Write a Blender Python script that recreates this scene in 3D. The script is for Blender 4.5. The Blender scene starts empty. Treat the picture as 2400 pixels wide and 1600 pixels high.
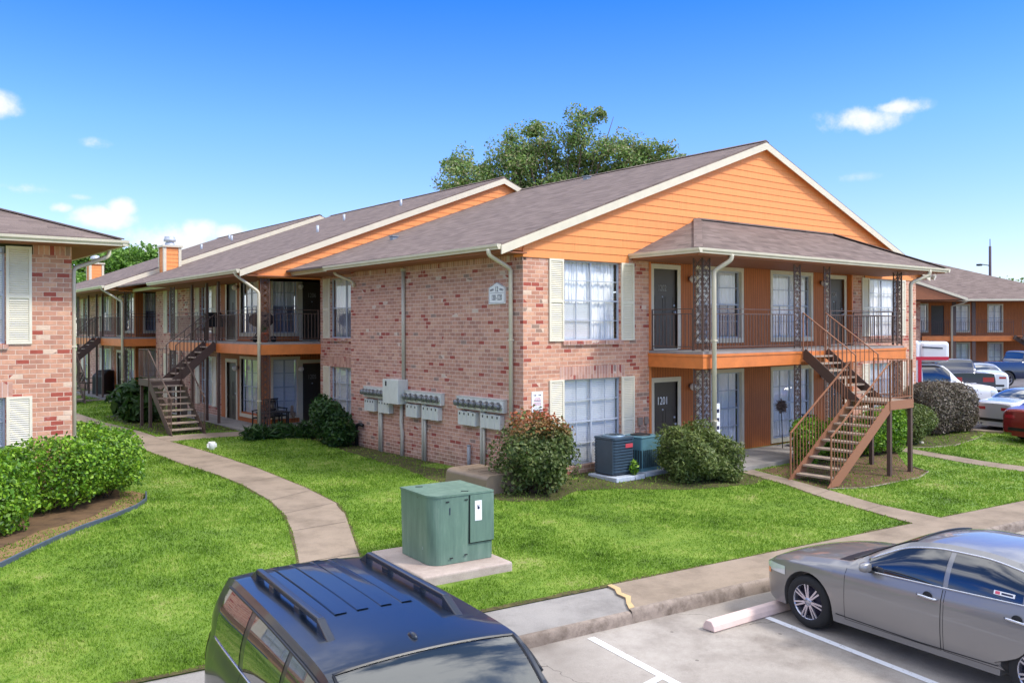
import bpy, math, random
import numpy as np
from mathutils import Matrix, Vector, Euler, noise as mnoise
R=math.radians
random.seed(7); rng=np.random.default_rng(11)
sc=bpy.context.scene; col=sc.collection
# ---------------------------------------------------------------- camera
CAMX,CAMY,CAMZ=-12.19,-14.96,3.4
cd=bpy.data.cameras.new('camera'); cam=bpy.data.objects.new('camera',cd); col.objects.link(cam); sc.camera=cam
cd.sensor_width=36; cd.lens=30.66; cd.shift_y=-0.0133; cd.clip_start=.1; cd.clip_end=3000
cam.matrix_world=Matrix.Translation((CAMX,CAMY,CAMZ))@Matrix.Rotation(-math.atan2(.6217,.7832),4,'Z')@Matrix.Rotation(R(90),4,'X')@Matrix.Rotation(-.0033,4,'Z')
# ---------------------------------------------------------------- sun, sky
SUN=Vector((.36,-.54,.74)).normalized()
sl=bpy.data.lights.new('sun','SUN'); sl.energy=2.0; sl.angle=R(9); sl.color=(1,.955,.89)
so=bpy.data.objects.new('sun',sl); col.objects.link(so)
so.rotation_euler=SUN.to_track_quat('Z','Y').to_euler()
sc.view_settings.view_transform='Standard'; sc.view_settings.look='None'; sc.view_settings.exposure=.82; sc.view_settings.gamma=1
w=bpy.data.worlds.new('World'); sc.world=w; w.use_nodes=True
nt=w.node_tree; nt.nodes.clear()
def N(nt,t,**k):
    n=nt.nodes.new(t)
    for a,b in k.items():
        if a=='inp':
            for i,v in b.items(): n.inputs[i].default_value=v
        else: setattr(n,a,b)
    return n
def lk(nt,a,b): nt.links.new(a,b)
def mth(nt,op,a,b=None,c=None,clamp=False):
    n=nt.nodes.new('ShaderNodeMath'); n.operation=op; n.use_clamp=clamp
    for i,v in enumerate((a,b,c)):
        if v is None: continue
        if isinstance(v,(int,float)): n.inputs[i].default_value=v
        else: nt.links.new(v,n.inputs[i])
    return n.outputs[0]
def mixc(nt,f,a,b,bt='MIX'):
    n=nt.nodes.new('ShaderNodeMix'); n.data_type='RGBA'; n.blend_type=bt
    for i,v in ((0,f),(6,a),(7,b)):
        if isinstance(v,(int,float)): n.inputs[i].default_value=v
        elif isinstance(v,tuple): n.inputs[i].default_value=v if len(v)==4 else v+(1,)
        else: nt.links.new(v,n.inputs[i])
    return n.outputs[2]
sky=N(nt,'ShaderNodeTexSky'); sky.sky_type='NISHITA'; sky.sun_disc=False
sky.sun_elevation=math.asin(SUN.z); sky.sun_rotation=math.atan2(SUN.x,SUN.y)
sky.air_density=1.0; sky.dust_density=.35; sky.ozone_density=2.2; sky.altitude=0
tc=N(nt,'ShaderNodeTexCoord'); sp=N(nt,'ShaderNodeSeparateXYZ'); lk(nt,tc.outputs['Generated'],sp.inputs[0])
az=mth(nt,'ARCTAN2',sp.outputs[0],sp.outputs[1]); el=mth(nt,'ARCSINE',sp.outputs[2])
tn=N(nt,'ShaderNodeValToRGB'); e_=tn.color_ramp.elements; e_[0].position=0; e_[0].color=(.74,.72,.84,1); e_[1].position=1; e_[1].color=(1.,1.,1.,1)
for q_,c_ in ((.10,(.62,.68,.95,1)),(.22,(.42,.64,1.06,1)),(.36,(.14,.47,1.22,1)),(.5,(.4,.62,1.05,1))):
    k_=e_.new(q_); k_.color=c_
lk(nt,mth(nt,'MAXIMUM',el,0.),tn.inputs[0])
hs=N(nt,'ShaderNodeHueSaturation'); lk(nt,mixc(nt,1.,sky.outputs[0],tn.outputs[0],'MULTIPLY'),hs.inputs['Color'])
nz=N(nt,'ShaderNodeTexNoise',inp={'Scale':16.,'Detail':8.,'Roughness':.62}); lk(nt,tc.outputs['Generated'],nz.inputs['Vector'])
nz2=N(nt,'ShaderNodeTexNoise',inp={'Scale':45.,'Detail':5.,'Roughness':.6}); lk(nt,tc.outputs['Generated'],nz2.inputs['Vector'])
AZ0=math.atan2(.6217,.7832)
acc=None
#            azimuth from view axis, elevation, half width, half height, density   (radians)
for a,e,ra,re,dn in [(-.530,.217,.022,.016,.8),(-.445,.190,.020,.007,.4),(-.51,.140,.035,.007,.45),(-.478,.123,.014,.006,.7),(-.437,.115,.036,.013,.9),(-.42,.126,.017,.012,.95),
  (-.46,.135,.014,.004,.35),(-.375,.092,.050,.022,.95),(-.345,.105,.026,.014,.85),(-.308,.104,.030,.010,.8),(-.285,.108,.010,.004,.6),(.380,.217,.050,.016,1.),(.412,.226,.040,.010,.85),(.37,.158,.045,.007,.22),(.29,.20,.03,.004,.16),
  (.86,.20,.22,.15,1.),(.90,.44,.27,.20,1.1),(.80,.08,.12,.04,.8),(-1.2,.22,.35,.13,1.),(-1.9,.25,.45,.16,1.),(-2.6,.3,.4,.16,1.),(1.9,.25,.4,.1,.9)]:  # this row: unseen clouds added outside the view for fill and reflections
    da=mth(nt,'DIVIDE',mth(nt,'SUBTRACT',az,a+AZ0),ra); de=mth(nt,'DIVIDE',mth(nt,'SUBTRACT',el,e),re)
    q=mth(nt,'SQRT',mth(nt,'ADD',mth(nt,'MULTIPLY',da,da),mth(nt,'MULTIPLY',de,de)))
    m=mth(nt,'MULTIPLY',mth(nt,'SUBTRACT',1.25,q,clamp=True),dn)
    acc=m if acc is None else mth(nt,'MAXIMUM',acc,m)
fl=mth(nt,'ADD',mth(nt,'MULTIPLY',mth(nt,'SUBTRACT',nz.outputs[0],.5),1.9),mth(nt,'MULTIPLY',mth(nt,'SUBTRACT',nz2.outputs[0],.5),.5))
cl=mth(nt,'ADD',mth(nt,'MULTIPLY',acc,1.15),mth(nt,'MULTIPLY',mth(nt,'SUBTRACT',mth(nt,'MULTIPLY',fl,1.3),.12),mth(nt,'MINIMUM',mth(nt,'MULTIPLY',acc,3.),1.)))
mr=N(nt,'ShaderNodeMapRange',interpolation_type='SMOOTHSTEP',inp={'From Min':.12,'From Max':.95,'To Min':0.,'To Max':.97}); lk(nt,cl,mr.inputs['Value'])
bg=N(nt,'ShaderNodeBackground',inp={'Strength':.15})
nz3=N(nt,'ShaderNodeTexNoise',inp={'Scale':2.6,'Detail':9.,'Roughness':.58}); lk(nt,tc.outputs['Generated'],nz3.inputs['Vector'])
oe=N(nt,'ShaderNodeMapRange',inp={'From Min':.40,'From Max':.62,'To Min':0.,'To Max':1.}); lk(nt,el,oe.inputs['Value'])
oc=N(nt,'ShaderNodeMapRange',interpolation_type='SMOOTHSTEP',inp={'From Min':.42,'From Max':.56,'To Min':0.,'To Max':1.}); lk(nt,nz3.outputs[0],oc.inputs['Value'])  # unseen bright clouds overhead, added for soft fill light from above
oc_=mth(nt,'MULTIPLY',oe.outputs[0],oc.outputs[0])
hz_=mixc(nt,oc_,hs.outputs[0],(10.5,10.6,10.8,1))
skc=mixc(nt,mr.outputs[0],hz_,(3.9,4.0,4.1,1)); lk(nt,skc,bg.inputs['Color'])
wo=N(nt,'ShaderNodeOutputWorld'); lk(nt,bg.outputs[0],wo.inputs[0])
# ---------------------------------------------------------------- helpers
WM={}
def tagd(o,label=None,cat=None,group=None,kind=None):
    if label: o['label']=label
    if cat: o['category']=cat
    if group: o['group']=group
    if kind: o['kind']=kind
    return o
def thing(name,label,cat,M=None,group=None):
    o=bpy.data.objects.new(name,None); o.empty_display_size=.2; col.objects.link(o)
    if M is None: M=Matrix()
    elif not isinstance(M,Matrix): M=Matrix.Translation(M)
    o.matrix_world=M; WM[o.name]=M.copy()
    return tagd(o,label,cat,group)
def put(name,me,M,parent=None):
    """link mesh me as an object whose world matrix is M"""
    o=bpy.data.objects.new(name,me); col.objects.link(o)
    M=M.copy() if isinstance(M,Matrix) else Matrix.Translation(M)
    if parent is not None:
        o.parent=parent; o.matrix_basis=WM[parent.name].inverted()@M
    else: o.matrix_basis=M
    WM[o.name]=M
    return o
def kids(o): return [c for c in bpy.data.objects if c.parent==o]
CH={}
def copytree(o,M,parent=None):
    """copy a thing with its parts; M is the new world matrix"""
    D=M@WM[o.name].inverted()
    c=o.copy(); col.objects.link(c); c.parent=parent
    c.matrix_basis=(WM[parent.name].inverted()@M) if parent else M
    WM[c.name]=M
    for k in kids(o):
        if k.name in DONE: continue
        copytree(k,D@WM[k.name],c)
    return c
DONE=set()
class MB:
    def __init__(s): s.v=[]; s.f=[]; s.sm=[]
    def add(s,vs,fs,sm=False):
        n=len(s.v); s.v+= [tuple(p) for p in vs]; s.f+=[tuple(i+n for i in f) for f in fs]; s.sm+=[sm]*len(fs); return s
    def box(s,x0,y0,z0,x1,y1,z1):
        return s.add([(x0,y0,z0),(x1,y0,z0),(x1,y1,z0),(x0,y1,z0),(x0,y0,z1),(x1,y0,z1),(x1,y1,z1),(x0,y1,z1)],
          [(0,3,2,1),(4,5,6,7),(0,1,5,4),(1,2,6,5),(2,3,7,6),(3,0,4,7)])
    def cbox(s,x0,y0,z0,x1,y1,z1,b=.01):
        """box with chamfered vertical and top edges"""
        p=[(x0+b,y0),(x1-b,y0),(x1,y0+b),(x1,y1-b),(x1-b,y1),(x0+b,y1),(x0,y1-b),(x0,y0+b)]
        q=[(x0+b,y0+b),(x1-b,y0+b),(x1-b,y0+b),(x1-b,y1-b),(x1-b,y1-b),(x0+b,y1-b),(x0+b,y1-b),(x0+b,y0+b)]
        v=[(a,c,z0) for a,c in p]+[(a,c,z1-b) for a,c in p]+[(a,c,z1) for a,c in q]
        f=[tuple(range(7,-1,-1))]+[(i,(i+1)%8,8+(i+1)%8,8+i) for i in range(8)]+[(8+i,8+(i+1)%8,16+(i+1)%8,16+i) for i in range(8)]+[(16,18,20,22)]
        return s.add(v,f)
    def poly(s,pts): return s.add(pts,[tuple(range(len(pts)))])
    def prism(s,pts,axis,a,b):
        """extrude 2D polygon pts along axis from a to b. axis x:(y,z) y:(x,z) z:(x,y)"""
        def P(p,t): return (t,p[0],p[1]) if axis=='x' else ((p[0],t,p[1]) if axis=='y' else (p[0],p[1],t))
        n=len(pts)
        ar=sum(pts[i][0]*pts[(i+1)%n][1]-pts[(i+1)%n][0]*pts[i][1] for i in range(n))
        fl=(ar<0)^(axis=='y')^(b<a)
        v=[P(p,a) for p in pts]+[P(p,b) for p in pts]
        f=[tuple(range(n))[::-1],tuple(range(n,2*n))]+[(i,(i+1)%n,n+(i+1)%n,n+i) for i in range(n)]
        if fl: f=[t[::-1] for t in f]
        return s.add(v,f)
    def tube(s,pts,r,n=6,cap=True,sm=True):
        pts=[Vector(p) for p in pts]; rs=r if isinstance(r,(list,tuple)) else [r]*len(pts)
        vs=[];fs=[]; up=None
        for i,p in enumerate(pts):
            t=(pts[min(i+1,len(pts)-1)]-pts[max(i-1,0)]).normalized()
            if up is None: up=Vector((0,0,1)) if abs(t.z)<.9 else Vector((1,0,0))
            a=t.cross(up).normalized() if t.cross(up).length>1e-4 else t.orthogonal().normalized()
            b=a.cross(t).normalized(); up=b
            for k in range(n):
                th=2*math.pi*(k+.5)/n; vs.append(p+(a*math.cos(th)+b*math.sin(th))*rs[i])
        for i in range(len(pts)-1):
            for k in range(n): fs.append((i*n+k,(i+1)*n+k,(i+1)*n+(k+1)%n,i*n+(k+1)%n))
        if cap: fs+=[tuple(range(n)),tuple(range((len(pts)-1)*n,len(pts)*n))[::-1]]
        return s.add(vs,fs,sm and n>4)
    def bar(s,p0,p1,w=.02,h=None,up=(0,0,1)):
        """rectangular bar between two points"""
        h=h or w; p0=Vector(p0);p1=Vector(p1); t=(p1-p0).normalized(); up=Vector(up)
        if abs(t.dot(up))>.99: up=Vector((1,0,0))
        a=t.cross(up).normalized()*w/2; b=a.cross(t).normalized()*h/2
        v=[p+x*a+y*b for p in (p0,p1) for x,y in ((-1,-1),(1,-1),(1,1),(-1,1))]
        return s.add(v,[(0,1,2,3),(7,6,5,4),(0,4,5,1),(1,5,6,2),(2,6,7,3),(3,7,4,0)])
    def lathe(s,prof,c=(0,0,0),n=24,axis='z',sm=True):
        v=[];f=[]
        for r,z in prof:
            for k in range(n):
                a=2*math.pi*k/n; x,y=r*math.cos(a),r*math.sin(a)
                v.append((c[0]+x,c[1]+y,c[2]+z) if axis=='z' else ((c[0]+x,c[1]+z,c[2]+y) if axis=='y' else (c[0]+z,c[1]+x,c[2]+y)))
        for i in range(len(prof)-1):
            for k in range(n): f.append((i*n+k,i*n+(k+1)%n,(i+1)*n+(k+1)%n,(i+1)*n+k))
        return s.add(v,f,sm)
    def sphere(s,c,r,n=16,m=10,sc=(1,1,1)):
        s.lathe([(max(1e-4,r*math.sin(math.pi*i/m))*1,-r*math.cos(math.pi*i/m)*sc[2]) for i in range(m+1)],c,n); return s
    def grid(s,P,sm=True):
        """P[i][j] points"""
        a=len(P);b=len(P[0]); return s.add([p for r in P for p in r],[(i*b+j,i*b+j+1,(i+1)*b+j+1,(i+1)*b+j) for i in range(a-1) for j in range(b-1)],sm)
    def xf(s,M):
        s.v=[tuple(M@Vector(p)) for p in s.v]; return s
    def mesh(s,mat,smooth=None,uv=True,name='m'):
        me=bpy.data.meshes.new(name); me.from_pydata(s.v,[],s.f); 
        if uv:
            L=me.uv_layers.new(name='uv'); d=L.data
            for p in me.polygons:
                n=p.normal
                if abs(n.z)>.97: hx,hy=Vector((1,0,0)),Vector((0,1,0))
                else:
                    hx=Vector((-n.y,n.x,0)).normalized(); hy=n.cross(hx)
                for li,vi in zip(p.loop_indices,p.vertices):
                    c=me.vertices[vi].co; d[li].uv=(c.dot(hx),c.dot(hy))
        if smooth is None: me.polygons.foreach_set('use_smooth',s.sm)
        else: me.polygons.foreach_set('use_smooth',[smooth]*len(s.f))
        me.materials.append(mat); me.update()
        return me
def O(name,mb,mat,parent=None,M=None,smooth=None,org=None):
    """mesh builder in world coords -> object; org = object's origin"""
    if M is None:
        if org is None:
            if parent is not None: org=WM[parent.name].translation
            elif mb.v:
                a=np.array(mb.v); org=((a[:,0].min()+a[:,0].max())/2,(a[:,1].min()+a[:,1].max())/2,a[:,2].min())
            else: org=(0,0,0)
        org=Vector(org); me=mb.mesh(mat,smooth,name=name)
        me.transform(Matrix.Translation(-org)); M=Matrix.Translation(org)
        return put(name,me,M,parent)
    return put(name,mb.mesh(mat,smooth,name=name),M,parent)
def bevel(o,w=.01,seg=2):
    m=o.modifiers.new('b','BEVEL'); m.width=w; m.segments=seg; m.limit_method='ANGLE'; m.angle_limit=R(40)
    return o
FACE_S=Matrix()                                   # wall facing -y: local x = world x
FACE_W=Matrix.Rotation(R(-90),4,'Z')              # wall facing -x: local x = -world y
FACE_E=Matrix.Rotation(R(90),4,'Z')
FACE_N=Matrix.Rotation(R(180),4,'Z')
T=Matrix.Translation
def ground(x,y):
    d=max(0.,-y); e=max(0.,y-7)
    return -.055*min(d,4.5)-.012*max(d-4.5,0)+min(.022*e,.16)
def groundv(x,y):
    d=np.maximum(0,-y); e=np.maximum(0,y-7)
    return -.055*np.minimum(d,4.5)-.012*np.maximum(d-4.5,0)+np.minimum(.022*e,.16)
def npmesh(name,V,F,mat,smooth=False):
    me=bpy.data.meshes.new(name); k=F.shape[1]
    me.vertices.add(len(V)); me.vertices.foreach_set('co',V.astype(np.float32).ravel())
    me.loops.add(F.size); me.loops.foreach_set('vertex_index',F.astype(np.int32).ravel())
    me.polygons.add(len(F)); me.polygons.foreach_set('loop_start',np.arange(0,F.size,k,dtype=np.int32))
    me.polygons.foreach_set('use_smooth',np.full(len(F),smooth))
    me.update(calc_edges=True); me.materials.append(mat); return me
_font=None
def text_mesh(s,size,mat,depth=.002,align='CENTER'):
    cu=bpy.data.curves.new('t','FONT'); cu.body=s; cu.size=size; cu.extrude=depth; cu.align_x=align; cu.align_y='CENTER'
    o=bpy.data.objects.new('t',cu); col.objects.link(o)
    dg=bpy.context.evaluated_depsgraph_get(); me=bpy.data.meshes.new_from_object(o.evaluated_get(dg))
    me.transform(Matrix.Rotation(R(90),4,'X'))
    bpy.data.objects.remove(o); me.materials.clear(); me.materials.append(mat); return me
# ---------------------------------------------------------------- materials
def newmat(name):
    m=bpy.data.materials.new(name); m.use_nodes=True; return m,m.node_tree,m.node_tree.nodes['Principled BSDF']
def srgb(r,g,b):
    f=lambda c:(c/255/12.92 if c<=10.3 else ((c/255+.055)/1.055)**2.4)
    return (f(r),f(g),f(b),1)
def plain(name,c,rough=.6,metal=0,var=.12,scale=6,bump=0,bs=60,spec=.5,coat=0):
    m,t,p=newmat(name)
    p.inputs['Roughness'].default_value=rough; p.inputs['Metallic'].default_value=metal; p.inputs['Specular IOR Level'].default_value=spec
    p.inputs['Coat Weight'].default_value=coat; p.inputs['Coat Roughness'].default_value=.03
    tc=N(t,'ShaderNodeTexCoord')
    if var>0:
        n=N(t,'ShaderNodeTexNoise',inp={'Scale':scale,'Detail':6.,'Roughness':.65}); lk(t,tc.outputs['Object'],n.inputs['Vector'])
        r=N(t,'ShaderNodeMapRange',inp={'From Min':.3,'From Max':.7,'To Min':1-var,'To Max':1+var}); lk(t,n.outputs[0],r.inputs['Value'])
        hs=N(t,'ShaderNodeHueSaturation',inp={'Color':c}); lk(t,r.outputs[0],hs.inputs['Value']); lk(t,hs.outputs[0],p.inputs['Base Color'])
    else: p.inputs['Base Color'].default_value=c
    if bump:
        n=N(t,'ShaderNodeTexNoise',inp={'Scale':bs,'Detail':4.}); lk(t,tc.outputs['Object'],n.inputs['Vector'])
        b=N(t,'ShaderNodeBump',inp={'Strength':bump,'Distance':.01}); lk(t,n.outputs[0],b.inputs['Height']); lk(t,b.outputs[0],p.inputs['Normal'])
    return m
def ramp(t,fac,stops,interp='LINEAR'):
    n=t.nodes.new('ShaderNodeValToRGB'); n.color_ramp.interpolation=interp; e=n.color_ramp.elements
    while len(e)<len(stops): e.new(.5)
    for i,(p,c) in enumerate(stops): e[i].position=p; e[i].color=c
    if not isinstance(fac,(int,float)): t.links.new(fac,n.inputs[0])
    return n.outputs[0]
def brickmat(name,warm=0.,soldier=False):
    m,t,p=newmat(name); uv=N(t,'ShaderNodeUVMap'); s=N(t,'ShaderNodeSeparateXYZ'); lk(t,uv.outputs[0],s.inputs[0])
    u,v=s.outputs[0],s.outputs[1]
    W,H=(.24,.094)
    if soldier: W,H=(.094,.3)
    rowf=mth(t,'DIVIDE',v,H); row=mth(t,'FLOOR',rowf)
    off=0. if soldier else mth(t,'MULTIPLY',mth(t,'MODULO',mth(t,'ABSOLUTE',row),2.),.5)
    uf=mth(t,'ADD',mth(t,'DIVIDE',u,W),off); cell=mth(t,'FLOOR',uf)
    fu=mth(t,'FRACT',uf); fv=mth(t,'FRACT',rowf)
    nz=N(t,'ShaderNodeTexNoise',inp={'Scale':18.,'Detail':3.}); tc=N(t,'ShaderNodeTexCoord'); lk(t,tc.outputs['Object'],nz.inputs['Vector'])
    wob=mth(t,'MULTIPLY',mth(t,'SUBTRACT',nz.outputs[0],.5),.012)
    du=mth(t,'MULTIPLY',mth(t,'MINIMUM',fu,mth(t,'SUBTRACT',1.,fu)),W); dv=mth(t,'MULTIPLY',mth(t,'MINIMUM',fv,mth(t,'SUBTRACT',1.,fv)),H)
    if soldier: dv=mth(t,'ADD',dv,.02)
    d=mth(t,'ADD',mth(t,'MINIMUM',du,dv),wob)
    mk=N(t,'ShaderNodeMapRange',interpolation_type='SMOOTHSTEP',inp={'From Min':.0042,'From Max':.0100}); lk(t,d,mk.inputs['Value'])
    cv=N(t,'ShaderNodeCombineXYZ'); lk(t,cell,cv.inputs[0]); lk(t,row,cv.inputs[1])
    wn=N(t,'ShaderNodeTexWhiteNoise',noise_dimensions='2D'); lk(t,cv.outputs[0],wn.inputs['Vector'])
    big=N(t,'ShaderNodeTexNoise',inp={'Scale':.9,'Detail':2.}); lk(t,tc.outputs['Object'],big.inputs['Vector'])
    fac=mth(t,'ADD',wn.outputs['Value'],mth(t,'MULTIPLY',mth(t,'SUBTRACT',big.outputs[0],.5),.16))
    a=.04 if warm else 0
    stops=[(0,srgb(200,158,140)),(.10,srgb(184,138,122)),(.24,srgb(194,147,130)),(.38,srgb(177,131,117)),(.5,srgb(188,141,126)),(.62,srgb(198,153,136)),(.72,srgb(172,128,116)),(.80,srgb(192,146,130)),(.90-a,srgb(158,84,76)),(.962,srgb(206,184,172)),(.98,srgb(150,126,118))]
    stops=[(q,(c[0]*1.0,c[1]*1.0,c[2]*.965,1)) for q,c in stops]
    if warm: stops=[(q,(min(1,c[0]*1.14),c[1]*1.06,c[2]*.93,1)) for q,c in stops]
    bc=ramp(t,fac,stops,'CONSTANT')
    fine=N(t,'ShaderNodeTexNoise',inp={'Scale':9.,'Detail':8.,'Roughness':.7}); lk(t,tc.outputs['Object'],fine.inputs['Vector'])
    fr=N(t,'ShaderNodeMapRange',inp={'From Min':.3,'From Max':.7,'To Min':.86,'To Max':1.14}); lk(t,fine.outputs[0],fr.inputs['Value'])
    hs=N(t,'ShaderNodeHueSaturation'); lk(t,bc,hs.inputs['Color']); lk(t,fr.outputs[0],hs.inputs['Value'])
    # pale lime blooms
    eff=N(t,'ShaderNodeTexNoise',inp={'Scale':2.6,'Detail':7.,'Roughness':.8}); lk(t,tc.outputs['Object'],eff.inputs['Vector'])
    er=N(t,'ShaderNodeMapRange',inp={'From Min':.57,'From Max':.70,'To Min':0.,'To Max':.6}); lk(t,eff.outputs[0],er.inputs['Value'])
    b2=mixc(t,er.outputs[0],hs.outputs[0],srgb(200,182,172))
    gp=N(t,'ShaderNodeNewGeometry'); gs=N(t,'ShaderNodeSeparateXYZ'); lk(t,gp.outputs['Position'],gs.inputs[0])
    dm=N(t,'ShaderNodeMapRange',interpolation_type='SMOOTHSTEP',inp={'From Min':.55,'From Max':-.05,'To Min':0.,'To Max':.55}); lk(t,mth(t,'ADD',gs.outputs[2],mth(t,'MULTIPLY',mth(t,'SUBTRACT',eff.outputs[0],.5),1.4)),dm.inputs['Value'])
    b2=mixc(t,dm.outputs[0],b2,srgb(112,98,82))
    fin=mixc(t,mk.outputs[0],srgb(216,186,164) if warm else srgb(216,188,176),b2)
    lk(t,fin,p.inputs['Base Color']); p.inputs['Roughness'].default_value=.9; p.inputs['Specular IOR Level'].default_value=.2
    hgt=mth(t,'ADD',mth(t,'MULTIPLY',mk.outputs[0],1.),mth(t,'MULTIPLY',fine.outputs[0],.35))
    b=N(t,'ShaderNodeBump',inp={'Strength':.55,'Distance':.008}); lk(t,hgt,b.inputs['Height']); lk(t,b.outputs[0],p.inputs['Normal'])
    return m
BRICK=brickmat('brick'); BRICKW=brickmat('brick_warm',1.); SOLD=brickmat('soldier_brick',0,True); SOLDW=brickmat('soldier_brick_warm',1.,True)
def shingle(name):
    m,t,p=newmat(name); uv=N(t,'ShaderNodeUVMap'); s=N(t,'ShaderNodeSeparateXYZ'); lk(t,uv.outputs[0],s.inputs[0])
    H,W=.14,.32
    rf=mth(t,'DIVIDE',s.outputs[1],H); row=mth(t,'FLOOR',rf); fv=mth(t,'FRACT',rf)
    rn=N(t,'ShaderNodeTexWhiteNoise',noise_dimensions='1D'); lk(t,row,rn.inputs['W'])
    uf=mth(t,'ADD',mth(t,'DIVIDE',s.outputs[0],W),rn.outputs['Value']); cell=mth(t,'FLOOR',uf); fu=mth(t,'FRACT',uf)
    cv=N(t,'ShaderNodeCombineXYZ'); lk(t,cell,cv.inputs[0]); lk(t,row,cv.inputs[1])
    wn=N(t,'ShaderNodeTexWhiteNoise',noise_dimensions='2D'); lk(t,cv.outputs[0],wn.inputs['Vector'])
    c=ramp(t,wn.outputs['Value'],[(0,srgb(108,94,88)),(.35,srgb(118,103,96)),(.7,srgb(127,111,104)),(1,srgb(102,88,83))])
    mp=N(t,'ShaderNodeMapping',inp={'Scale':(.35,3.,1)}); lk(t,uv.outputs[0],mp.inputs[0])
    st=N(t,'ShaderNodeTexNoise',inp={'Scale':1.6,'Detail':7.,'Roughness':.7}); lk(t,mp.outputs[0],st.inputs['Vector'])
    sr=N(t,'ShaderNodeMapRange',inp={'From Min':.3,'From Max':.7,'To Min':.82,'To Max':1.16}); lk(t,st.outputs[0],sr.inputs['Value'])
    gr=N(t,'ShaderNodeTexNoise',inp={'Scale':130.,'Detail':2.}); lk(t,uv.outputs[0],gr.inputs['Vector'])
    gm=N(t,'ShaderNodeMapRange',inp={'From Min':.3,'From Max':.7,'To Min':.82,'To Max':1.18}); lk(t,gr.outputs[0],gm.inputs['Value'])
    hs=N(t,'ShaderNodeHueSaturation',inp={'Saturation':.95}); lk(t,c,hs.inputs['Color']); lk(t,mth(t,'MULTIPLY',sr.outputs[0],gm.outputs[0]),hs.inputs['Value'])
    lk(t,hs.outputs[0],p.inputs['Base Color']); p.inputs['Roughness'].default_value=.95; p.inputs['Specular IOR Level'].default_value=.15
    edge=mth(t,'ADD',mth(t,'MULTIPLY',mth(t,'SUBTRACT',1.,fv),1.),mth(t,'MULTIPLY',mth(t,'LESS_THAN',fu,.05),-.5))
    b=N(t,'ShaderNodeBump',inp={'Strength':.7,'Distance':.012}); lk(t,mth(t,'ADD',edge,mth(t,'MULTIPLY',wn.outputs['Value'],.4)),b.inputs['Height']); lk(t,b.outputs[0],p.inputs['Normal'])
    return m
SHING=shingle('roof_shingle')
def boardmat(name,c,W,dirt=.1,groove=True):
    """vertical groove panel siding"""
    m,t,p=newmat(name); uv=N(t,'ShaderNodeUVMap'); s=N(t,'ShaderNodeSeparateXYZ'); lk(t,uv.outputs[0],s.inputs[0])
    uf=mth(t,'DIVIDE',s.outputs[0],W); fu=mth(t,'FRACT',uf)
    d=mth(t,'MULTIPLY',mth(t,'MINIMUM',fu,mth(t,'SUBTRACT',1.,fu)),W)
    mk=N(t,'ShaderNodeMapRange',inp={'From Min':.004,'From Max':.008}); lk(t,d,mk.inputs['Value'])
    mp=N(t,'ShaderNodeMapping',inp={'Scale':(9.,.8,1)}); lk(t,uv.outputs[0],mp.inputs[0])
    n=N(t,'ShaderNodeTexNoise',inp={'Scale':2.,'Detail':6.,'Roughness':.65}); lk(t,mp.outputs[0],n.inputs['Vector'])
    r=N(t,'ShaderNodeMapRange',inp={'From Min':.3,'From Max':.7,'To Min':1-dirt,'To Max':1+dirt}); lk(t,n.outputs[0],r.inputs['Value'])
    hs=N(t,'ShaderNodeHueSaturation',inp={'Color':c}); lk(t,r.outputs[0],hs.inputs['Value'])
    cc=mixc(t,mk.outputs[0],(c[0]*.45,c[1]*.4,c[2]*.4,1),hs.outputs[0]) if groove else hs.outputs[0]
    if not groove:
        rw_=mth(t,'FLOOR',mth(t,'DIVIDE',mth(t,'SUBTRACT',s.outputs[1],5.155),.185)); wr_=N(t,'ShaderNodeTexWhiteNoise',noise_dimensions='1D'); lk(t,rw_,wr_.inputs['W'])
        jf=mth(t,'FRACT',mth(t,'ADD',mth(t,'DIVIDE',s.outputs[0],3.66),wr_.outputs['Value'])); jm=mth(t,'LESS_THAN',jf,.0016)
        tone=mth(t,'ADD',.95,mth(t,'MULTIPLY',wr_.outputs['Value'],.09)); h2=N(t,'ShaderNodeHueSaturation'); lk(t,cc,h2.inputs['Color']); lk(t,tone,h2.inputs['Value'])
        cc=mixc(t,mth(t,'MULTIPLY',jm,.7),h2.outputs[0],(c[0]*.3,c[1]*.25,c[2]*.2,1))
    lk(t,cc,p.inputs['Base Color']); p.inputs['Roughness'].default_value=.62; p.inputs['Specular IOR Level'].default_value=.35
    b=N(t,'ShaderNodeBump',inp={'Strength':.8 if groove else 0.15,'Distance':.01}); lk(t,mth(t,'ADD',mk.outputs[0] if groove else 0.,mth(t,'MULTIPLY',n.outputs[0],.2)),b.inputs['Height']); lk(t,b.outputs[0],p.inputs['Normal'])
    return m
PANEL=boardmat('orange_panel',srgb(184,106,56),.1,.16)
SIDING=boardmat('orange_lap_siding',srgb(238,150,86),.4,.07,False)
FASC=plain('orange_fascia',srgb(214,122,58),.5,var=.13,scale=3)
SOFF=plain('brown_soffit',srgb(150,92,60),.7,var=.08)
CREAM=plain('cream_trim',srgb(214,203,178),.5,var=.06,scale=4)
GUTT=plain('cream_gutter',srgb(206,196,172),.4,var=.08,scale=3)
SHUT=plain('cream_shutter',srgb(224,215,192),.5,var=.05,scale=5)
BRONZE=plain('dark_bronze_door',srgb(74,65,55),.45,var=.08)
IRON=plain('brown_painted_iron',srgb(92,70,60),.55,var=.2,scale=8,bump=.2,bs=40)
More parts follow.
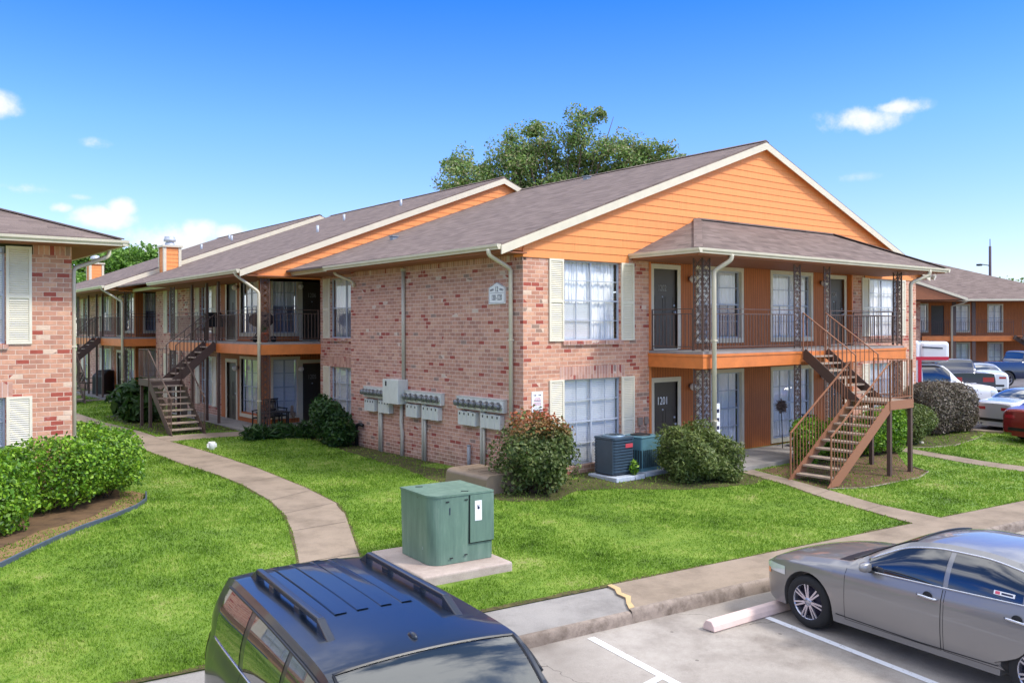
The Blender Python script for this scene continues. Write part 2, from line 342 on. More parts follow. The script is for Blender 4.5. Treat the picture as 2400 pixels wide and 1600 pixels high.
def rustmat(name,c1,c2,scale=3.):
    m,t,p=newmat(name); tc=N(t,'ShaderNodeTexCoord'); n=N(t,'ShaderNodeTexNoise',inp={'Scale':scale,'Detail':8.,'Roughness':.7}); lk(t,tc.outputs['Object'],n.inputs['Vector'])
    lk(t,ramp(t,n.outputs[0],[(.3,c1),(.62,c1),(.72,c2)]),p.inputs['Base Color']); p.inputs['Roughness'].default_value=.6
    b=N(t,'ShaderNodeBump',inp={'Strength':.25,'Distance':.01}); lk(t,n.outputs[0],b.inputs['Height']); lk(t,b.outputs[0],p.inputs['Normal']); return m
STEEL=rustmat('worn_brown_stair_paint',srgb(146,98,70),srgb(96,72,62)); STEELD=rustmat('dark_brown_stair_paint',srgb(86,66,56),srgb(120,84,64))
TREAD=plain('worn_tread',srgb(160,142,124),.85,var=.22,scale=5,bump=.3)
ALU=plain('aluminium_frame',srgb(178,184,194),.4,.1,var=.05)
WHITE=plain('white_paint',srgb(236,236,236),.5,var=.04)
BLACK=plain('black_plastic',srgb(26,27,30),.5,var=.1)
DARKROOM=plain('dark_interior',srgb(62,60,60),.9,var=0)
LAMPG=plain('white_lamp_glass',srgb(235,230,222),.2,var=0)
def curtain(name,c,mode):
    m,t,p=newmat(name); p.inputs['Base Color'].default_value=c; p.inputs['Roughness'].default_value=.8
    tc=N(t,'ShaderNodeUVMap'); s=N(t,'ShaderNodeSeparateXYZ'); lk(t,tc.outputs[0],s.inputs[0])
    wn=N(t,'ShaderNodeTexNoise',inp={'Scale':1.2,'Detail':2.}); lk(t,tc.outputs[0],wn.inputs['Vector'])
    if mode=='fold': h=mth(t,'SINE',mth(t,'ADD',mth(t,'MULTIPLY',s.outputs[0],46.),mth(t,'MULTIPLY',wn.outputs[0],9.))); ds=.02
    else: h=mth(t,'FRACT',mth(t,'DIVIDE',s.outputs[1],.045)); ds=.02
    b=N(t,'ShaderNodeBump',inp={'Strength':1.,'Distance':ds}); lk(t,h,b.inputs['Height']); lk(t,b.outputs[0],p.inputs['Normal'])
    if mode!='fold':
        cc=mixc(t,mth(t,'LESS_THAN',h,.12),c,(c[0]*.6,c[1]*.62,c[2]*.66,1)); lk(t,cc,p.inputs['Base Color'])
    return m
CURT=curtain('white_curtain',srgb(248,248,248),'fold'); BLIND=curtain('white_blind',srgb(250,250,250),'slat'); CURTD=curtain('grey_curtain',srgb(142,142,154),'fold')
def glassmat(name,tint=(.9,.94,.96,1),base=.1,rough=.02,refl=(1,1,1,1)):
    m,t,p=newmat(name); t.nodes.remove(p); out=[n for n in t.nodes if n.type=='OUTPUT_MATERIAL'][0]
    tr=N(t,'ShaderNodeBsdfTransparent',inp={'Color':tint}); gl=N(t,'ShaderNodeBsdfGlossy',inp={'Roughness':rough,'Color':refl})
    lw=N(t,'ShaderNodeLayerWeight'); fc=mth(t,'POWER',lw.outputs['Facing'],3.6); f=mth(t,'ADD',mth(t,'MULTIPLY',fc,.8),base+.03,clamp=True)
    mx=N(t,'ShaderNodeMixShader'); lk(t,f,mx.inputs[0]); lk(t,tr.outputs[0],mx.inputs[1]); lk(t,gl.outputs[0],mx.inputs[2]); lk(t,mx.outputs[0],out.inputs[0]); return m
GLASS=glassmat('window_glass',(.97,.98,.99,1),.02); GLASSB=glassmat('blue_tinted_glass',(.32,.42,.52,1),.12)
def concrete(name,c,c2,scale=1.2,stain=.5,crack=True,joint=0):
    m,t,p=newmat(name); g=N(t,'ShaderNodeNewGeometry'); P=g.outputs['Position']
    a=N(t,'ShaderNodeTexNoise',inp={'Scale':scale,'Detail':9.,'Roughness':.68}); lk(t,P,a.inputs['Vector'])
    b=N(t,'ShaderNodeTexNoise',inp={'Scale':.45,'Detail':4.,'Roughness':.6}); lk(t,P,b.inputs['Vector'])
    f=N(t,'ShaderNodeTexNoise',inp={'Scale':90.,'Detail':3.}); lk(t,P,f.inputs['Vector'])
    cc=ramp(t,a.outputs[0],[(.32,c2),(.55,c),(.75,(min(1,c[0]*1.1),min(1,c[1]*1.1),min(1,c[2]*1.1),1))])
    sr=N(t,'ShaderNodeMapRange',inp={'From Min':.5,'From Max':.72,'To Min':0.,'To Max':stain}); lk(t,b.outputs[0],sr.inputs['Value'])
    cc=mixc(t,sr.outputs[0],cc,(c2[0]*.6,c2[1]*.58,c2[2]*.56,1))
    fm=N(t,'ShaderNodeMapRange',inp={'From Min':.3,'From Max':.7,'To Min':.88,'To Max':1.1}); lk(t,f.outputs[0],fm.inputs['Value'])
    hs=N(t,'ShaderNodeHueSaturation'); lk(t,cc,hs.inputs['Color']); lk(t,fm.outputs[0],hs.inputs['Value']); cc=hs.outputs[0]
    if stain>.8:
        sp_=N(t,'ShaderNodeTexNoise',inp={'Scale':1.7,'Detail':8.,'Roughness':.72}); lk(t,P,sp_.inputs['Vector'])
        q_=N(t,'ShaderNodeMapRange',interpolation_type='SMOOTHSTEP',inp={'From Min':.60,'From Max':.72,'To Min':0.,'To Max':.55}); lk(t,sp_.outputs[0],q_.inputs['Value'])
        cc=mixc(t,q_.outputs[0],cc,(c2[0]*.4,c2[1]*.37,c2[2]*.34,1))
        v_=N(t,'ShaderNodeTexVoronoi',inp={'Scale':2.2}); lk(t,P,v_.inputs['Vector']); cc=mixc(t,mth(t,'MULTIPLY',mth(t,'LESS_THAN',v_.outputs['Distance'],.05),.55),cc,(c2[0]*.3,c2[1]*.27,c2[2]*.25,1))
    if crack:
        ds=N(t,'ShaderNodeTexNoise',inp={'Scale':1.5,'Detail':4.}); lk(t,P,ds.inputs['Vector'])
        av=N(t,'ShaderNodeVectorMath',operation='ADD'); lk(t,P,av.inputs[0]); lk(t,ds.outputs['Color'],av.inputs[1])
        v=N(t,'ShaderNodeTexVoronoi',feature='DISTANCE_TO_EDGE',inp={'Scale':.3}); lk(t,av.outputs[0],v.inputs['Vector'])
        n2=N(t,'ShaderNodeTexNoise',inp={'Scale':.6,'Detail':1.}); lk(t,P,n2.inputs['Vector'])
        k=mth(t,'MULTIPLY',mth(t,'LESS_THAN',v.outputs['Distance'],.0022),mth(t,'GREATER_THAN',n2.outputs[0],.5))
        cc=mixc(t,mth(t,'MULTIPLY',k,.6),cc,(c2[0]*.3,c2[1]*.28,c2[2]*.26,1))
    lk(t,cc,p.inputs['Base Color']); p.inputs['Roughness'].default_value=.88; p.inputs['Specular IOR Level'].default_value=.25
    bb=N(t,'ShaderNodeBump',inp={'Strength':.35,'Distance':.006}); lk(t,f.outputs[0],bb.inputs['Height']); lk(t,bb.outputs[0],p.inputs['Normal'])
    return m
CONC=concrete('sidewalk_concrete',srgb(150,134,117),srgb(124,110,95),1.4,.25,False)
CONCG=concrete('grey_concrete',srgb(150,145,140),srgb(126,121,117),1.4,.2,False)
PARK=concrete('parking_concrete',srgb(168,160,151),srgb(132,123,115),.9,.9)
KERB=concrete('kerb_concrete',srgb(150,136,124),srgb(96,84,74),4.,.5,False)
PADM=concrete('pad_concrete',srgb(180,164,153),srgb(156,138,128),2.,.2,False)
def paintline():
    m,t,p=newmat('worn_white_road_paint'); g=N(t,'ShaderNodeNewGeometry')
    a=N(t,'ShaderNodeTexNoise',inp={'Scale':14.,'Detail':8.,'Roughness':.75}); lk(t,g.outputs['Position'],a.inputs['Vector'])
    lk(t,ramp(t,a.outputs[0],[(.34,srgb(170,162,154)),(.44,srgb(232,232,234))]),p.inputs['Base Color']); p.inputs['Roughness'].default_value=.8; return m
LINE=paintline()
def grassmat(name,blade):
    m,t,p=newmat(name); g=N(t,'ShaderNodeNewGeometry'); P=g.outputs['Position']
    a=N(t,'ShaderNodeTexNoise',inp={'Scale':.7,'Detail':7.,'Roughness':.68}); lk(t,P,a.inputs['Vector'])
    b=N(t,'ShaderNodeTexNoise',inp={'Scale':4.,'Detail':5.,'Roughness':.7}); lk(t,P,b.inputs['Vector'])
    f=mth(t,'ADD',mth(t,'MULTIPLY',a.outputs[0],.95),mth(t,'MULTIPLY',mth(t,'SUBTRACT',b.outputs[0],.45),.4))
    if blade:
        ri=g.outputs['Random Per Island']
        f=mth(t,'ADD',f,mth(t,'MULTIPLY',mth(t,'SUBTRACT',ri,.5),.22))
    c=ramp(t,f,[(.27,srgb(70,96,28)),(.38,srgb(98,132,38)),(.50,srgb(122,156,50)),(.60,srgb(146,172,68)),(.73,srgb(184,184,118))])
    if not blade: c=mixc(t,.25,c,srgb(84,92,40))
    lk(t,c,p.inputs['Base Color']); p.inputs['Roughness'].default_value=.6; p.inputs['Specular IOR Level'].default_value=.25
    if blade:
        out=[n for n in t.nodes if n.type=='OUTPUT_MATERIAL'][0]
        tl=N(t,'ShaderNodeBsdfTranslucent'); lk(t,c,tl.inputs[0]); mx=N(t,'ShaderNodeMixShader',inp={0:.35}); lk(t,p.outputs[0],mx.inputs[1]); lk(t,tl.outputs[0],mx.inputs[2]); lk(t,mx.outputs[0],out.inputs[0])
    else:
        n=N(t,'ShaderNodeTexNoise',inp={'Scale':60.,'Detail':4.}); lk(t,P,n.inputs['Vector'])
        bb=N(t,'ShaderNodeBump',inp={'Strength':1.,'Distance':.03}); lk(t,n.outputs[0],bb.inputs['Height']); lk(t,bb.outputs[0],p.inputs['Normal'])
    return m
GROUND=grassmat('lawn_ground',False); BLADE=grassmat('grass_blade',True)
def leafmat(name,cols,red=None,trans=.3,rough=.45):
    m,t,p=newmat(name); g=N(t,'ShaderNodeNewGeometry'); ri=g.outputs['Random Per Island']
    c=ramp(t,ri,[(i/(len(cols)-1),q) for i,q in enumerate(cols)])
    if red:
        z0,z1,rc=red; s=N(t,'ShaderNodeSeparateXYZ'); lk(t,g.outputs['Position'],s.inputs[0])
        n=N(t,'ShaderNodeTexNoise',inp={'Scale':2.5,'Detail':2.}); lk(t,g.outputs['Position'],n.inputs['Vector'])
        z=mth(t,'ADD',s.outputs[2],mth(t,'MULTIPLY',mth(t,'SUBTRACT',n.outputs[0],.5),1.1))
        r=N(t,'ShaderNodeMapRange',inp={'From Min':z0,'From Max':z1}); lk(t,z,r.inputs['Value'])
        rr=mth(t,'MULTIPLY',r.outputs[0],mth(t,'GREATER_THAN',mth(t,'FRACT',mth(t,'MULTIPLY',ri,7.3)),.25))
        c=mixc(t,rr,c,rc)
    lk(t,c,p.inputs['Base Color']); p.inputs['Roughness'].default_value=rough; p.inputs['Specular IOR Level'].default_value=.4
    out=[n for n in t.nodes if n.type=='OUTPUT_MATERIAL'][0]
    tl=N(t,'ShaderNodeBsdfTranslucent'); lk(t,c,tl.inputs[0]); mx=N(t,'ShaderNodeMixShader',inp={0:trans}); lk(t,p.outputs[0],mx.inputs[1]); lk(t,tl.outputs[0],mx.inputs[2]); lk(t,mx.outputs[0],out.inputs[0])
    return m
LF_HEDGE=leafmat('hedge_leaf',[srgb(64,104,26),srgb(98,146,32),srgb(142,184,44),srgb(50,86,26),srgb(164,200,64)])
LF_RED=leafmat('photinia_leaf',[srgb(58,76,34),srgb(104,118,62),srgb(74,96,44),srgb(140,146,88)],(1.12,1.75,srgb(176,92,60)))
LF_JUN=leafmat('juniper_leaf',[srgb(64,82,36),srgb(112,126,62),srgb(88,106,48),srgb(140,148,82)],trans=.25)
LF_DARK=leafmat('dark_leaf',[srgb(34,62,28),srgb(54,88,36),srgb(44,74,34),srgb(76,104,44)])
LF_TREE=leafmat('tree_leaf',[srgb(88,118,62),srgb(112,144,68),srgb(140,166,82),srgb(164,154,118),srgb(92,126,70)])
LF_FAR=leafmat('far_tree_leaf',[srgb(84,122,40),srgb(110,150,56),srgb(132,166,72),srgb(72,108,40)])
LF_GREY=leafmat('bare_hedge_twig',[srgb(92,80,70),srgb(122,106,92),srgb(110,104,80),srgb(80,70,62)],trans=.05)
BARK=plain('bark',srgb(92,76,62),.9,var=.3,scale=6,bump=.6,bs=14)
EDGES=concrete('edge_soil',srgb(92,84,52),srgb(54,48,32),9.,.3,False)
SOIL=concrete('bare_soil',srgb(112,88,64),srgb(74,58,44),3.,.4,False)
MULCH=concrete('dark_mulch',srgb(84,82,46),srgb(52,54,30),3.5,.4,False)
STRAW=concrete('dry_straw',srgb(142,114,80),srgb(104,80,54),6.,.2,False)
# ---------------------------------------------------------------- building parts
NUMG=plain('dull_numbers',srgb(150,146,138),.5,var=0)
_mc={}
def cached(key,fn):
    if key not in _mc: _mc[key]=fn()
    return _mc[key]
def wallmb(u0,u1,z0,z1,holes=(),rev=.13,thick=.2):
    """wall in local frame, outside is -y, holes=(ua,ub,za,zb)"""
    mb=MB(); us=sorted({u0,u1,*[min(max(h[i],u0),u1) for h in holes for i in (0,1)]}); zs=sorted({z0,z1,*[min(max(h[i],z0),z1) for h in holes for i in (2,3)]})
    for a,b in zip(us,us[1:]):
        for c,d in zip(zs,zs[1:]):
            mu,mz=(a+b)/2,(c+d)/2
            if any(h[0]<mu<h[1] and h[2]<mz<h[3] for h in holes): continue
            mb.poly([(a,0,c),(b,0,c),(b,0,d),(a,0,d)])
    for h in holes:
        a,b,c,d=max(h[0],u0),min(h[1],u1),max(h[2],z0),min(h[3],z1)
        mb.poly([(a,0,c),(a,0,d),(a,rev,d),(a,rev,c)]); mb.poly([(b,0,d),(b,0,c),(b,rev,c),(b,rev,d)])
        mb.poly([(a,0,d),(b,0,d),(b,rev,d),(a,rev,d)]); mb.poly([(b,0,c),(a,0,c),(a,rev,c),(b,rev,c)])
    return mb
def winframe(w,h,cols,rows,y=.07,f=.035):
    mb=MB()
    mb.box(0,y,0,f,y+.05,h); mb.box(w-f,y,0,w,y+.05,h); mb.box(f,y,0,w-f,y+.05,f); mb.box(f,y,h-f,w-f,y+.05,h)
    for c in range(1,cols):
        u=w*c/cols; mb.box(u-.022,y+.002,f,u+.022,y+.048,h-f)
    k=rows//2
    for r in range(1,rows):
        z=h*r/rows; t=.018 if r==k else .009
        for c in range(cols):
            a=w*c/cols+(f if c==0 else .022); b=w*(c+1)/cols-(f if c==cols-1 else .022)
            mb.box(a,y+.006,z-t,b,y+.04,z+t)
    if w>1.3 and rows>=4:
        for c in range(cols):
            u=w*(c+.5)/cols; mb.box(u-.007,y+.008,f,u+.007,y+.03,h*.5-.02)
            if h>1.9: mb.box(u-.006,y+.008,h*.5+.02,u+.006,y+.028,h-f)
    return mb
def pane(w,h,y=.095): return MB().poly([(.02,y,.02),(w-.02,y,.02),(w-.02,y,h-.02),(.02,y,h-.02)])
def curtmb(w,h,y,u0=.03,u1=None,z0=.03,z1=None,fold=True):
    u1=u1 or w-.03; z1=z1 or h-.03; n=max(4,int((u1-u0)/.035)); mb=MB()
    if not fold: return MB().poly([(u0,y,z0),(u1,y,z0),(u1,y,z1),(u0,y,z1)])
    P=[[(u0+(u1-u0)*i/n, y+.02*math.sin(i*1.9)+.01*math.sin(i*.7), z) for z in (z0,z1)] for i in range(n+1)]
    mb.grid(P); mb.f=[f[::-1] for f in mb.f]; return mb
def louver(w,h):
    mb=MB(); d=.035; f=.05
    mb.box(0,-d,0,f,0,h); mb.box(w-f,-d,0,w,0,h); mb.box(f,-d,0,w-f,0,f); mb.box(f,-d,h-f,w-f,0,h); mb.box(f,-d,h*.47,w-f,0,h*.47+.06)
    mb.box(f,-.008,f,w-f,0,h-f); n=int((h-2*f)/.042)
    for i in range(n):
        z=f+(h-2*f)*(i+.5)/n
        if abs(z-h*.47-.03)<.045: continue
        mb.add([(f,-.008,z+.018),(w-f,-.008,z+.018),(w-f,-.03,z-.014),(f,-.03,z-.014)],[(0,3,2,1)]); mb.add([(f,-.008,z-.016),(w-f,-.008,z-.016),(w-f,-.03,z-.014),(f,-.03,z-.014)],[(0,1,2,3)])
    return mb
def window(par,M,w,h,cols=2,rows=4,cur='fold',shut=(1,1),shw=.44,trim=0,sill=False,lintel=False,dark=False,label=None,yoff=0):
    k=('win',w,h,cols,rows)
    fr=put('window',cached(k,lambda:winframe(w,h,cols,rows).mesh(ALU)),M,par)
    if label: fr['label']=label
    put('pane',cached(k+('p',),lambda:pane(w,h).mesh(GLASS)),M,fr)
    if cur=='fold': put('curtain',cached(k+('c',),lambda:curtmb(w,h,.17).mesh(CURT,True)),M,fr)
    elif cur=='blind': put('blind',cached(k+('b',),lambda:curtmb(w,h,.16,fold=False).mesh(BLIND)),M,fr)
    elif cur=='half':
        put('curtain',cached(k+('h',),lambda:curtmb(w,h,.17,z0=h*.5).mesh(CURT,True)),M,fr)
        put('curtain',cached(k+('h2',),lambda:curtmb(w,h,.18,z1=h*.5).mesh(CURTD,True)),M,fr)
    elif cur=='mix':
        put('curtain',cached(k+('x',),lambda:curtmb(w,h,.17,u1=w*.95).mesh(CURT,True)),M,fr)
        put('blind',cached(k+('y',),lambda:curtmb(w,h,.13,u1=w*.49,z1=h*.47,fold=False).mesh(BLIND)),M,fr)
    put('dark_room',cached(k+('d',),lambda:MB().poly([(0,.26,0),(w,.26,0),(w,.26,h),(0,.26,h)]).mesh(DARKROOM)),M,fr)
    for i,s in enumerate(shut):
        if s: put('shutter',cached(('sh',shw,h),lambda:louver(shw,h+.02).mesh(SHUT)),M@T((-shw-.01 if i==0 else w+.01,-.002,-.01)),fr)
    if trim:
        def tr():
            mb=MB(); t=trim
            mb.box(-t,-.03,-t*1.3,w+t,.07,0); mb.box(-t,-.025,h,w+t,.07,h+t); mb.box(-t,-.022,0,0,.07,h); mb.box(w,-.022,0,w+t,.07,h); return mb.mesh(CREAM)
        put('trim',cached(k+('t',trim),tr),M,fr)
    if sill:
        def si():
            mb=MB(); n=int((w+.1)/.1)
            for i in range(n): mb.box(-.05+i*(w+.1)/n+.004,-.055-.004*(i%3),-.10,-.05+(i+1)*(w+.1)/n-.004,.07,-.012)
            return mb.mesh(BRICK)
        put('brick_sill',cached(k+('s',),si),M,fr)
    if lintel:
        put('soldier_course',cached(k+('l',),lambda:MB().box(-.12,-.006,h+.0,w+.12,.02,h+.3).mesh(SOLD)),M,fr)
    return fr
def door(par,M,num=None,big=False):
    w,h=.9,2.05; t=.12
    d=put('door',cached('door',lambda:door_leaf(w,h)),M,par)
    def fr():
        mb=MB(); mb.box(-t,-.02,0,0,.1,h); mb.box(w,-.02,0,w+t,.1,h); mb.box(-t,-.025,h,w+t,.1,h+t); mb.box(0,-.02,-.03,w,.1,.012); return mb.mesh(CREAM)
    put('frame',cached('doorfr',fr),M,d)
    def hd():
        mb=MB(); mb.sphere((w-.08,.0,.95),.032,10,8); mb.tube([(w-.08,.06,.95),(w-.08,.0,.95)],.02,8); mb.tube([(w-.08,.06,1.12),(w-.08,.025,1.12)],.028,10); return mb.mesh(ALU,True)
    put('handle',cached('doorhd',hd),M,d)
    if num:
        s=.26 if big else .2
        put('door_number',text_mesh(num,s,WHITE if big else NUMG,.003),M@T((w*.42,.045,1.56))@Matrix.Diagonal((.82,1,1.1,1)),d)
        put('peephole',cached('peep',lambda:MB().tube([(w*.42,.055,1.34),(w*.42,.035,1.34)],.025,8).mesh(ALU)),M,d)
    return d
def door_leaf(w,h):
    mb=MB(); mb.box(0,.05,0,w,.09,h)
    for a,b,c,e in ((.1,w/2-.04,.15,.75),(w/2+.04,w-.1,.15,.75),(.1,w/2-.04,.85,1.35),(w/2+.04,w-.1,.85,1.35)):
        for (x0,x1,z0,z1) in ((a,b,c,c+.015),(a,b,e-.015,e),(a,a+.015,c+.015,e-.015),(b-.015,b,c+.015,e-.015)): mb.box(x0,.042,z0,x1,.05,z1)
    return mb.mesh(BRONZE)
def wall_lamp(par,M):
    l=put('wall_lamp',cached('lampb',lambda:MB().lathe([(.055,-.0),(.055,-.03),(.02,-.05),(.02,-.1)],(0,0,0),12,'y').box(-.01,-.13,.02,.01,-.09,.06).mesh(IRON)),M,par)
    put('globe',cached('lampg',lambda:MB().lathe([(.001,.1),(.05,.086),(.086,.05),(.1,0),(.086,-.05),(.05,-.086),(.001,-.1)],(0,-.13,-.02),16).mesh(LAMPG,True)),M,l)
def scroll_mb(w,h):
    """ornamental cast panel between two flat bars"""
    mb=MB(); mb.box(0,-.014,0,.028,.014,h); mb.box(w-.028,-.014,0,w,.014,h)
    n=max(1,round((h-.1)/.2)); s=(h-.06)/n; cx=w/2
    def spiral(x,z,r,a0,dr,turn=1.35,k=11):
        return [(x+r*(1-i/k*.8)*math.cos(a0+dr*2*math.pi*turn*i/k),0,z+r*(1-i/k*.8)*math.sin(a0+dr*2*math.pi*turn*i/k)) for i in range(k+1)]
    for i in range(n):
        z=.03+s*(i+.5); sg=1 if i%2 else -1; q=(w-.056)/4
        for dx,d in ((-q,1),(q,-1)):
            mb.tube(spiral(cx+dx*.95,z+s*.22,q*.95,math.pi/2 if d>0 else math.pi/2,d*sg),.0085,4); mb.tube(spiral(cx+dx*.95,z-s*.24,q*.9,-math.pi/2,-d*sg),.0085,4)
        mb.tube([(cx-sg*q*1.7,0,z-s*.45),(cx-sg*q*.3,0,z-s*.1),(cx+sg*q*.3,0,z+s*.1),(cx+sg*q*1.7,0,z+s*.45)],.009,4)
        # leaf rosette
        for a in range(5):
            th=a*1.257; mb.add([(cx,-.006,z),(cx+.03*math.cos(th-.4),-.012,z+.03*math.sin(th-.4)),(cx+.052*math.cos(th),-.004,z+.052*math.sin(th)),(cx+.03*math.cos(th+.4),-.012,z+.03*math.sin(th+.4))],[(0,1,2,3)])
    return mb
def orn_post(par,M,h,w=.28,name='ornamental_post'):
    return put(name,cached(('orn',w,h),lambda:scroll_mb(w,h).mesh(IRON)),M,par)
def railing_mb(p0,p1,h=1.0,sp=.115,low=.09,w=.018,second=True):
    """p0,p1 at walking level (may slope)"""
    mb=MB(); p0=Vector(p0);p1=Vector(p1); L=(Vector((p1.x-p0.x,p1.y-p0.y,0))).length; U=Vector((0,0,1))
    mb.bar(p0+U*h,p1+U*h,.042,.018)
    if second: mb.bar(p0+U*(h-.12),p1+U*(h-.12),.02,.02); top=h-.12
    else: top=h
    mb.bar(p0+U*low,p1+U*low,.03,.02)
    n=max(1,int(L/sp))
    for i in range(n+1):
        q=p0.lerp(p1,i/n); big=i in (0,n); t=h if big else top
        mb.bar(q+U*(0 if big else low),q+U*t,.03 if big else .014)
    if second and L>1.5:
        for i in range(1,int(L/1.2)+1): q=p0.lerp(p1,i/(int(L/1.2)+1)); mb.bar(q+U*(h-.12),q+U*h,.012)
    return mb
def gutter_mb(p0,p1,out):
    """K style gutter from p0 to p1 (top inner edge), out = outward unit vector"""
    p0=Vector(p0);p1=Vector(p1);out=Vector(out)
    pr=[(0,0),(0,-.11),(.08,-.115),(.085,-.085),(.115,-.05),(.12,0),(.108,0),(.10,-.045),(.07,-.08),(.075,-.1),(.01,-.1),(.01,0)]
    n=len(pr); v=[p+out*a+Vector((0,0,b)) for p in (p0,p1) for a,b in pr]
    f=[(i,(i+1)%n,n+(i+1)%n,n+i) for i in range(n)]+[tuple(range(5,-1,-1)),tuple(range(n,n+6))]
    t=(p1-p0).normalized()
    if t.cross(out).z>0: f=[q[::-1] for q in f]
    return MB().add(v,f)
def downspout_mb(pts,w=.085,d=.065):
    mb=MB(); pts=[Vector(p) for p in pts]; q=[pts[0]]
    for i in range(1,len(pts)-1):                       # rounded elbows
        a,b,c=pts[i-1],pts[i],pts[i+1]; r=.09
        u=(a-b).normalized();v=(c-b).normalized()
        for k in range(5):
            s=k/4; q.append(b+u*r*(1-s)**2+v*r*s**2)
    q.append(pts[-1]); mb.tube(q,[w*.56]*len(q),8,sm=True)
    for z in (.35,.75):
        p=pts[-2].lerp(pts[-1],z); mb.box(p.x-w*.62,p.y-w*.62,p.z,p.x+w*.62,p.y+w*.62,p.z+.03)
    return mb
def lap_siding(M,poly_x0,poly_x1,z0,ztop,exp=.185):
    """lap boards between x limits given as functions of z"""
    mb=MB(); z=z0
    while z<ztop-.01:
        z1=min(z+exp,ztop); zz=min(z1+.02,ztop)
        a0,a1=poly_x0(z),poly_x1(z); b0,b1=poly_x0(z1),poly_x1(z1)
        if a1-a0>.02:
            mb.add([(a0,-.026,z),(a1,-.026,z),(b1,-.012,z1),(b0,-.012,z1),(a0,-.012,z),(a1,-.012,z)],[(0,1,2,3),(4,5,1,0)])
        z=z1
    return mb.xf(M)
def stair_flight(par,top,dirv,width_v,n,run,rise,rail=(1,1),mat=None,railh=.95,sidelabel=None,strmats=None):
    """top: inner edge point at the upper level, dirv: descending direction, width_v: full width vector. n treads below the upper level"""
    top=Vector(top);d=Vector(dirv).normalized();wv=Vector(width_v);U=Vector((0,0,1)); end=top+d*run*(n+1)-U*rise*(n+1)
    wu=wv.normalized(); M0=mat or STEEL
    for i in range(1,n+1):
        c=top+d*run*(i-.5)-U*rise*i
        mb=MB()
        a=c-d*run*.5+wu*.02; b=c+d*(run*.5+.015)+wu*.02; W=wv-wu*.04
        v=[a,b,b+W,a+W]; v=[p-U*.04 for p in v]+v
        mb.add(v,[(0,3,2,1),(4,5,6,7),(0,1,5,4),(1,2,6,5),(2,3,7,6),(3,0,4,7)])
        O('tread',mb,TREAD,par)
    slope=(d*run-U*rise).normalized(); nrm=slope.cross(wu).normalized()
    if nrm.z<0: nrm=-nrm
    for k,off in enumerate((Vector((0,0,0)),wv)):
        mb=MB(); s0=top+off-U*.09; s1=end+off+U*(rise*.72); o2=wu*(.022)*(-1 if k==0 else 1)
        hh=.135
        A=[s0+nrm*hh*.9,s1+nrm*hh*.9-slope*.0,s1-nrm*hh,s0-nrm*hh]
        A[1]=A[1]; zc=end.z+.004
        pts=[]
        # clip bottom horizontally
        top_l=(s0+nrm*hh*.9); bot_l=(s0-nrm*hh)
        def at(p,z): t=(z-p.z)/slope.z; return p+slope*t
        pts=[top_l,at(top_l,zc),at(bot_l,zc),bot_l]
        v=[p for p in pts]+[p+o2 for p in pts]
        mb.add(v,[(0,1,2,3),(7,6,5,4),(0,4,5,1),(1,5,6,2),(2,6,7,3),(3,7,4,0)])
        O('stringer',mb,(strmats[k] if strmats else M0),par)
        if rail[k]:
            off2=off+o2*.5
            mb=MB(); p0=top+off2-U*.0; p1=end+off2+U*rise*1.0-d*run*.3
            q0,q1=p0+U*.0,p1
            mb.bar(q0+U*railh,q1+U*railh,.04,.02)
            L=(q1-q0).length; m=int(L*.83/.125)
            for i in range(m+1):
                q=q0.lerp(q1,i/m); big=i in (0,m)
                mb.bar(q-U*(.12 if not big else .25),q+U*railh,.03 if big else .014)
            O('handrail',mb,M0,par)
    return end
# ================================================================ apartment building 12
BG=thing('apartment_building','two storey pink brick apartment building with orange gables, balconies and stepped roofs, in the middle','apartment building',(0,0,0))
FL=2.84            # upper floor level
W1=17.55
GZ=-.4
def roof_z(x,xe,ze,xa,za): return ze+(za-ze)*(1-abs(x-xa)/abs(xa-xe))
# --- unit 1 front brick wings
hW=[(1.2,3.06,.2,2.2),(1.2,3.06,3.1,4.96)]
mb=wallmb(0,4.06,GZ,4.97,hW); O('brick_wall',mb,BRICKW,BG)
mb=wallmb(13.49,17.55,GZ,4.97,[(14.48,16.34,.2,2.2),(14.48,16.34,3.1,4.96)]); O('brick_wall',mb,BRICKW,BG)
mb=MB().box(3.32,.0,4.97,4.06,.2,5.2).box(13.49,0,4.97,14.2,.2,5.2); O('brick_wall',mb,BRICKW,BG)
lw=window(BG,T((1.2,0,.2)),1.86,2.0,cur='blind',lintel=True)
window(BG,T((1.2,0,3.1)),1.86,1.86,cur='mix',sill=True)
window(BG,T((14.48,0,.2)),1.86,2.0,cur='blind',lintel=True)
window(BG,T((14.48,0,3.1)),1.86,1.86,cur='fold',sill=True)
# --- unit 1 recessed panel wall
yp=.12
hP=[(6.05,7.99,.15,2.2),(6.05,7.99,3.08,4.96),(9.35,11.4,.15,2.2),(9.35,11.4,3.08,4.96)]
hP=[(a,b,c,d) for a,b,c,d in hP]
hD=[(4.36,5.26,-.05,2.0),(4.36,5.26,FL,FL+2.05),(12.3,13.2,-.05,2.0),(12.3,13.2,FL,FL+2.05)]
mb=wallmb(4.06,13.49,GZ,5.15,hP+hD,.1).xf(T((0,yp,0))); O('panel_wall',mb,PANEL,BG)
O('corner_trim',MB().box(4.06,-.02,FL,4.13,yp,5.15).box(13.42,-.02,FL,13.49,yp,5.15).box(4.06,-.02,GZ,4.13,yp,2.42).box(13.42,-.02,GZ,13.49,yp,2.42),FASC,BG)
for x0,z0,hh,cu in ((6.1,.17,1.98,'fold'),(6.1,3.1,1.84,'half'),(9.4,.17,1.98,'fold'),(9.4,3.1,1.84,'fold')):
    window(BG,T((x0,yp,z0)),1.84 if x0<8 else 1.95,hh,2,4,cu,(0,0),trim=.1)
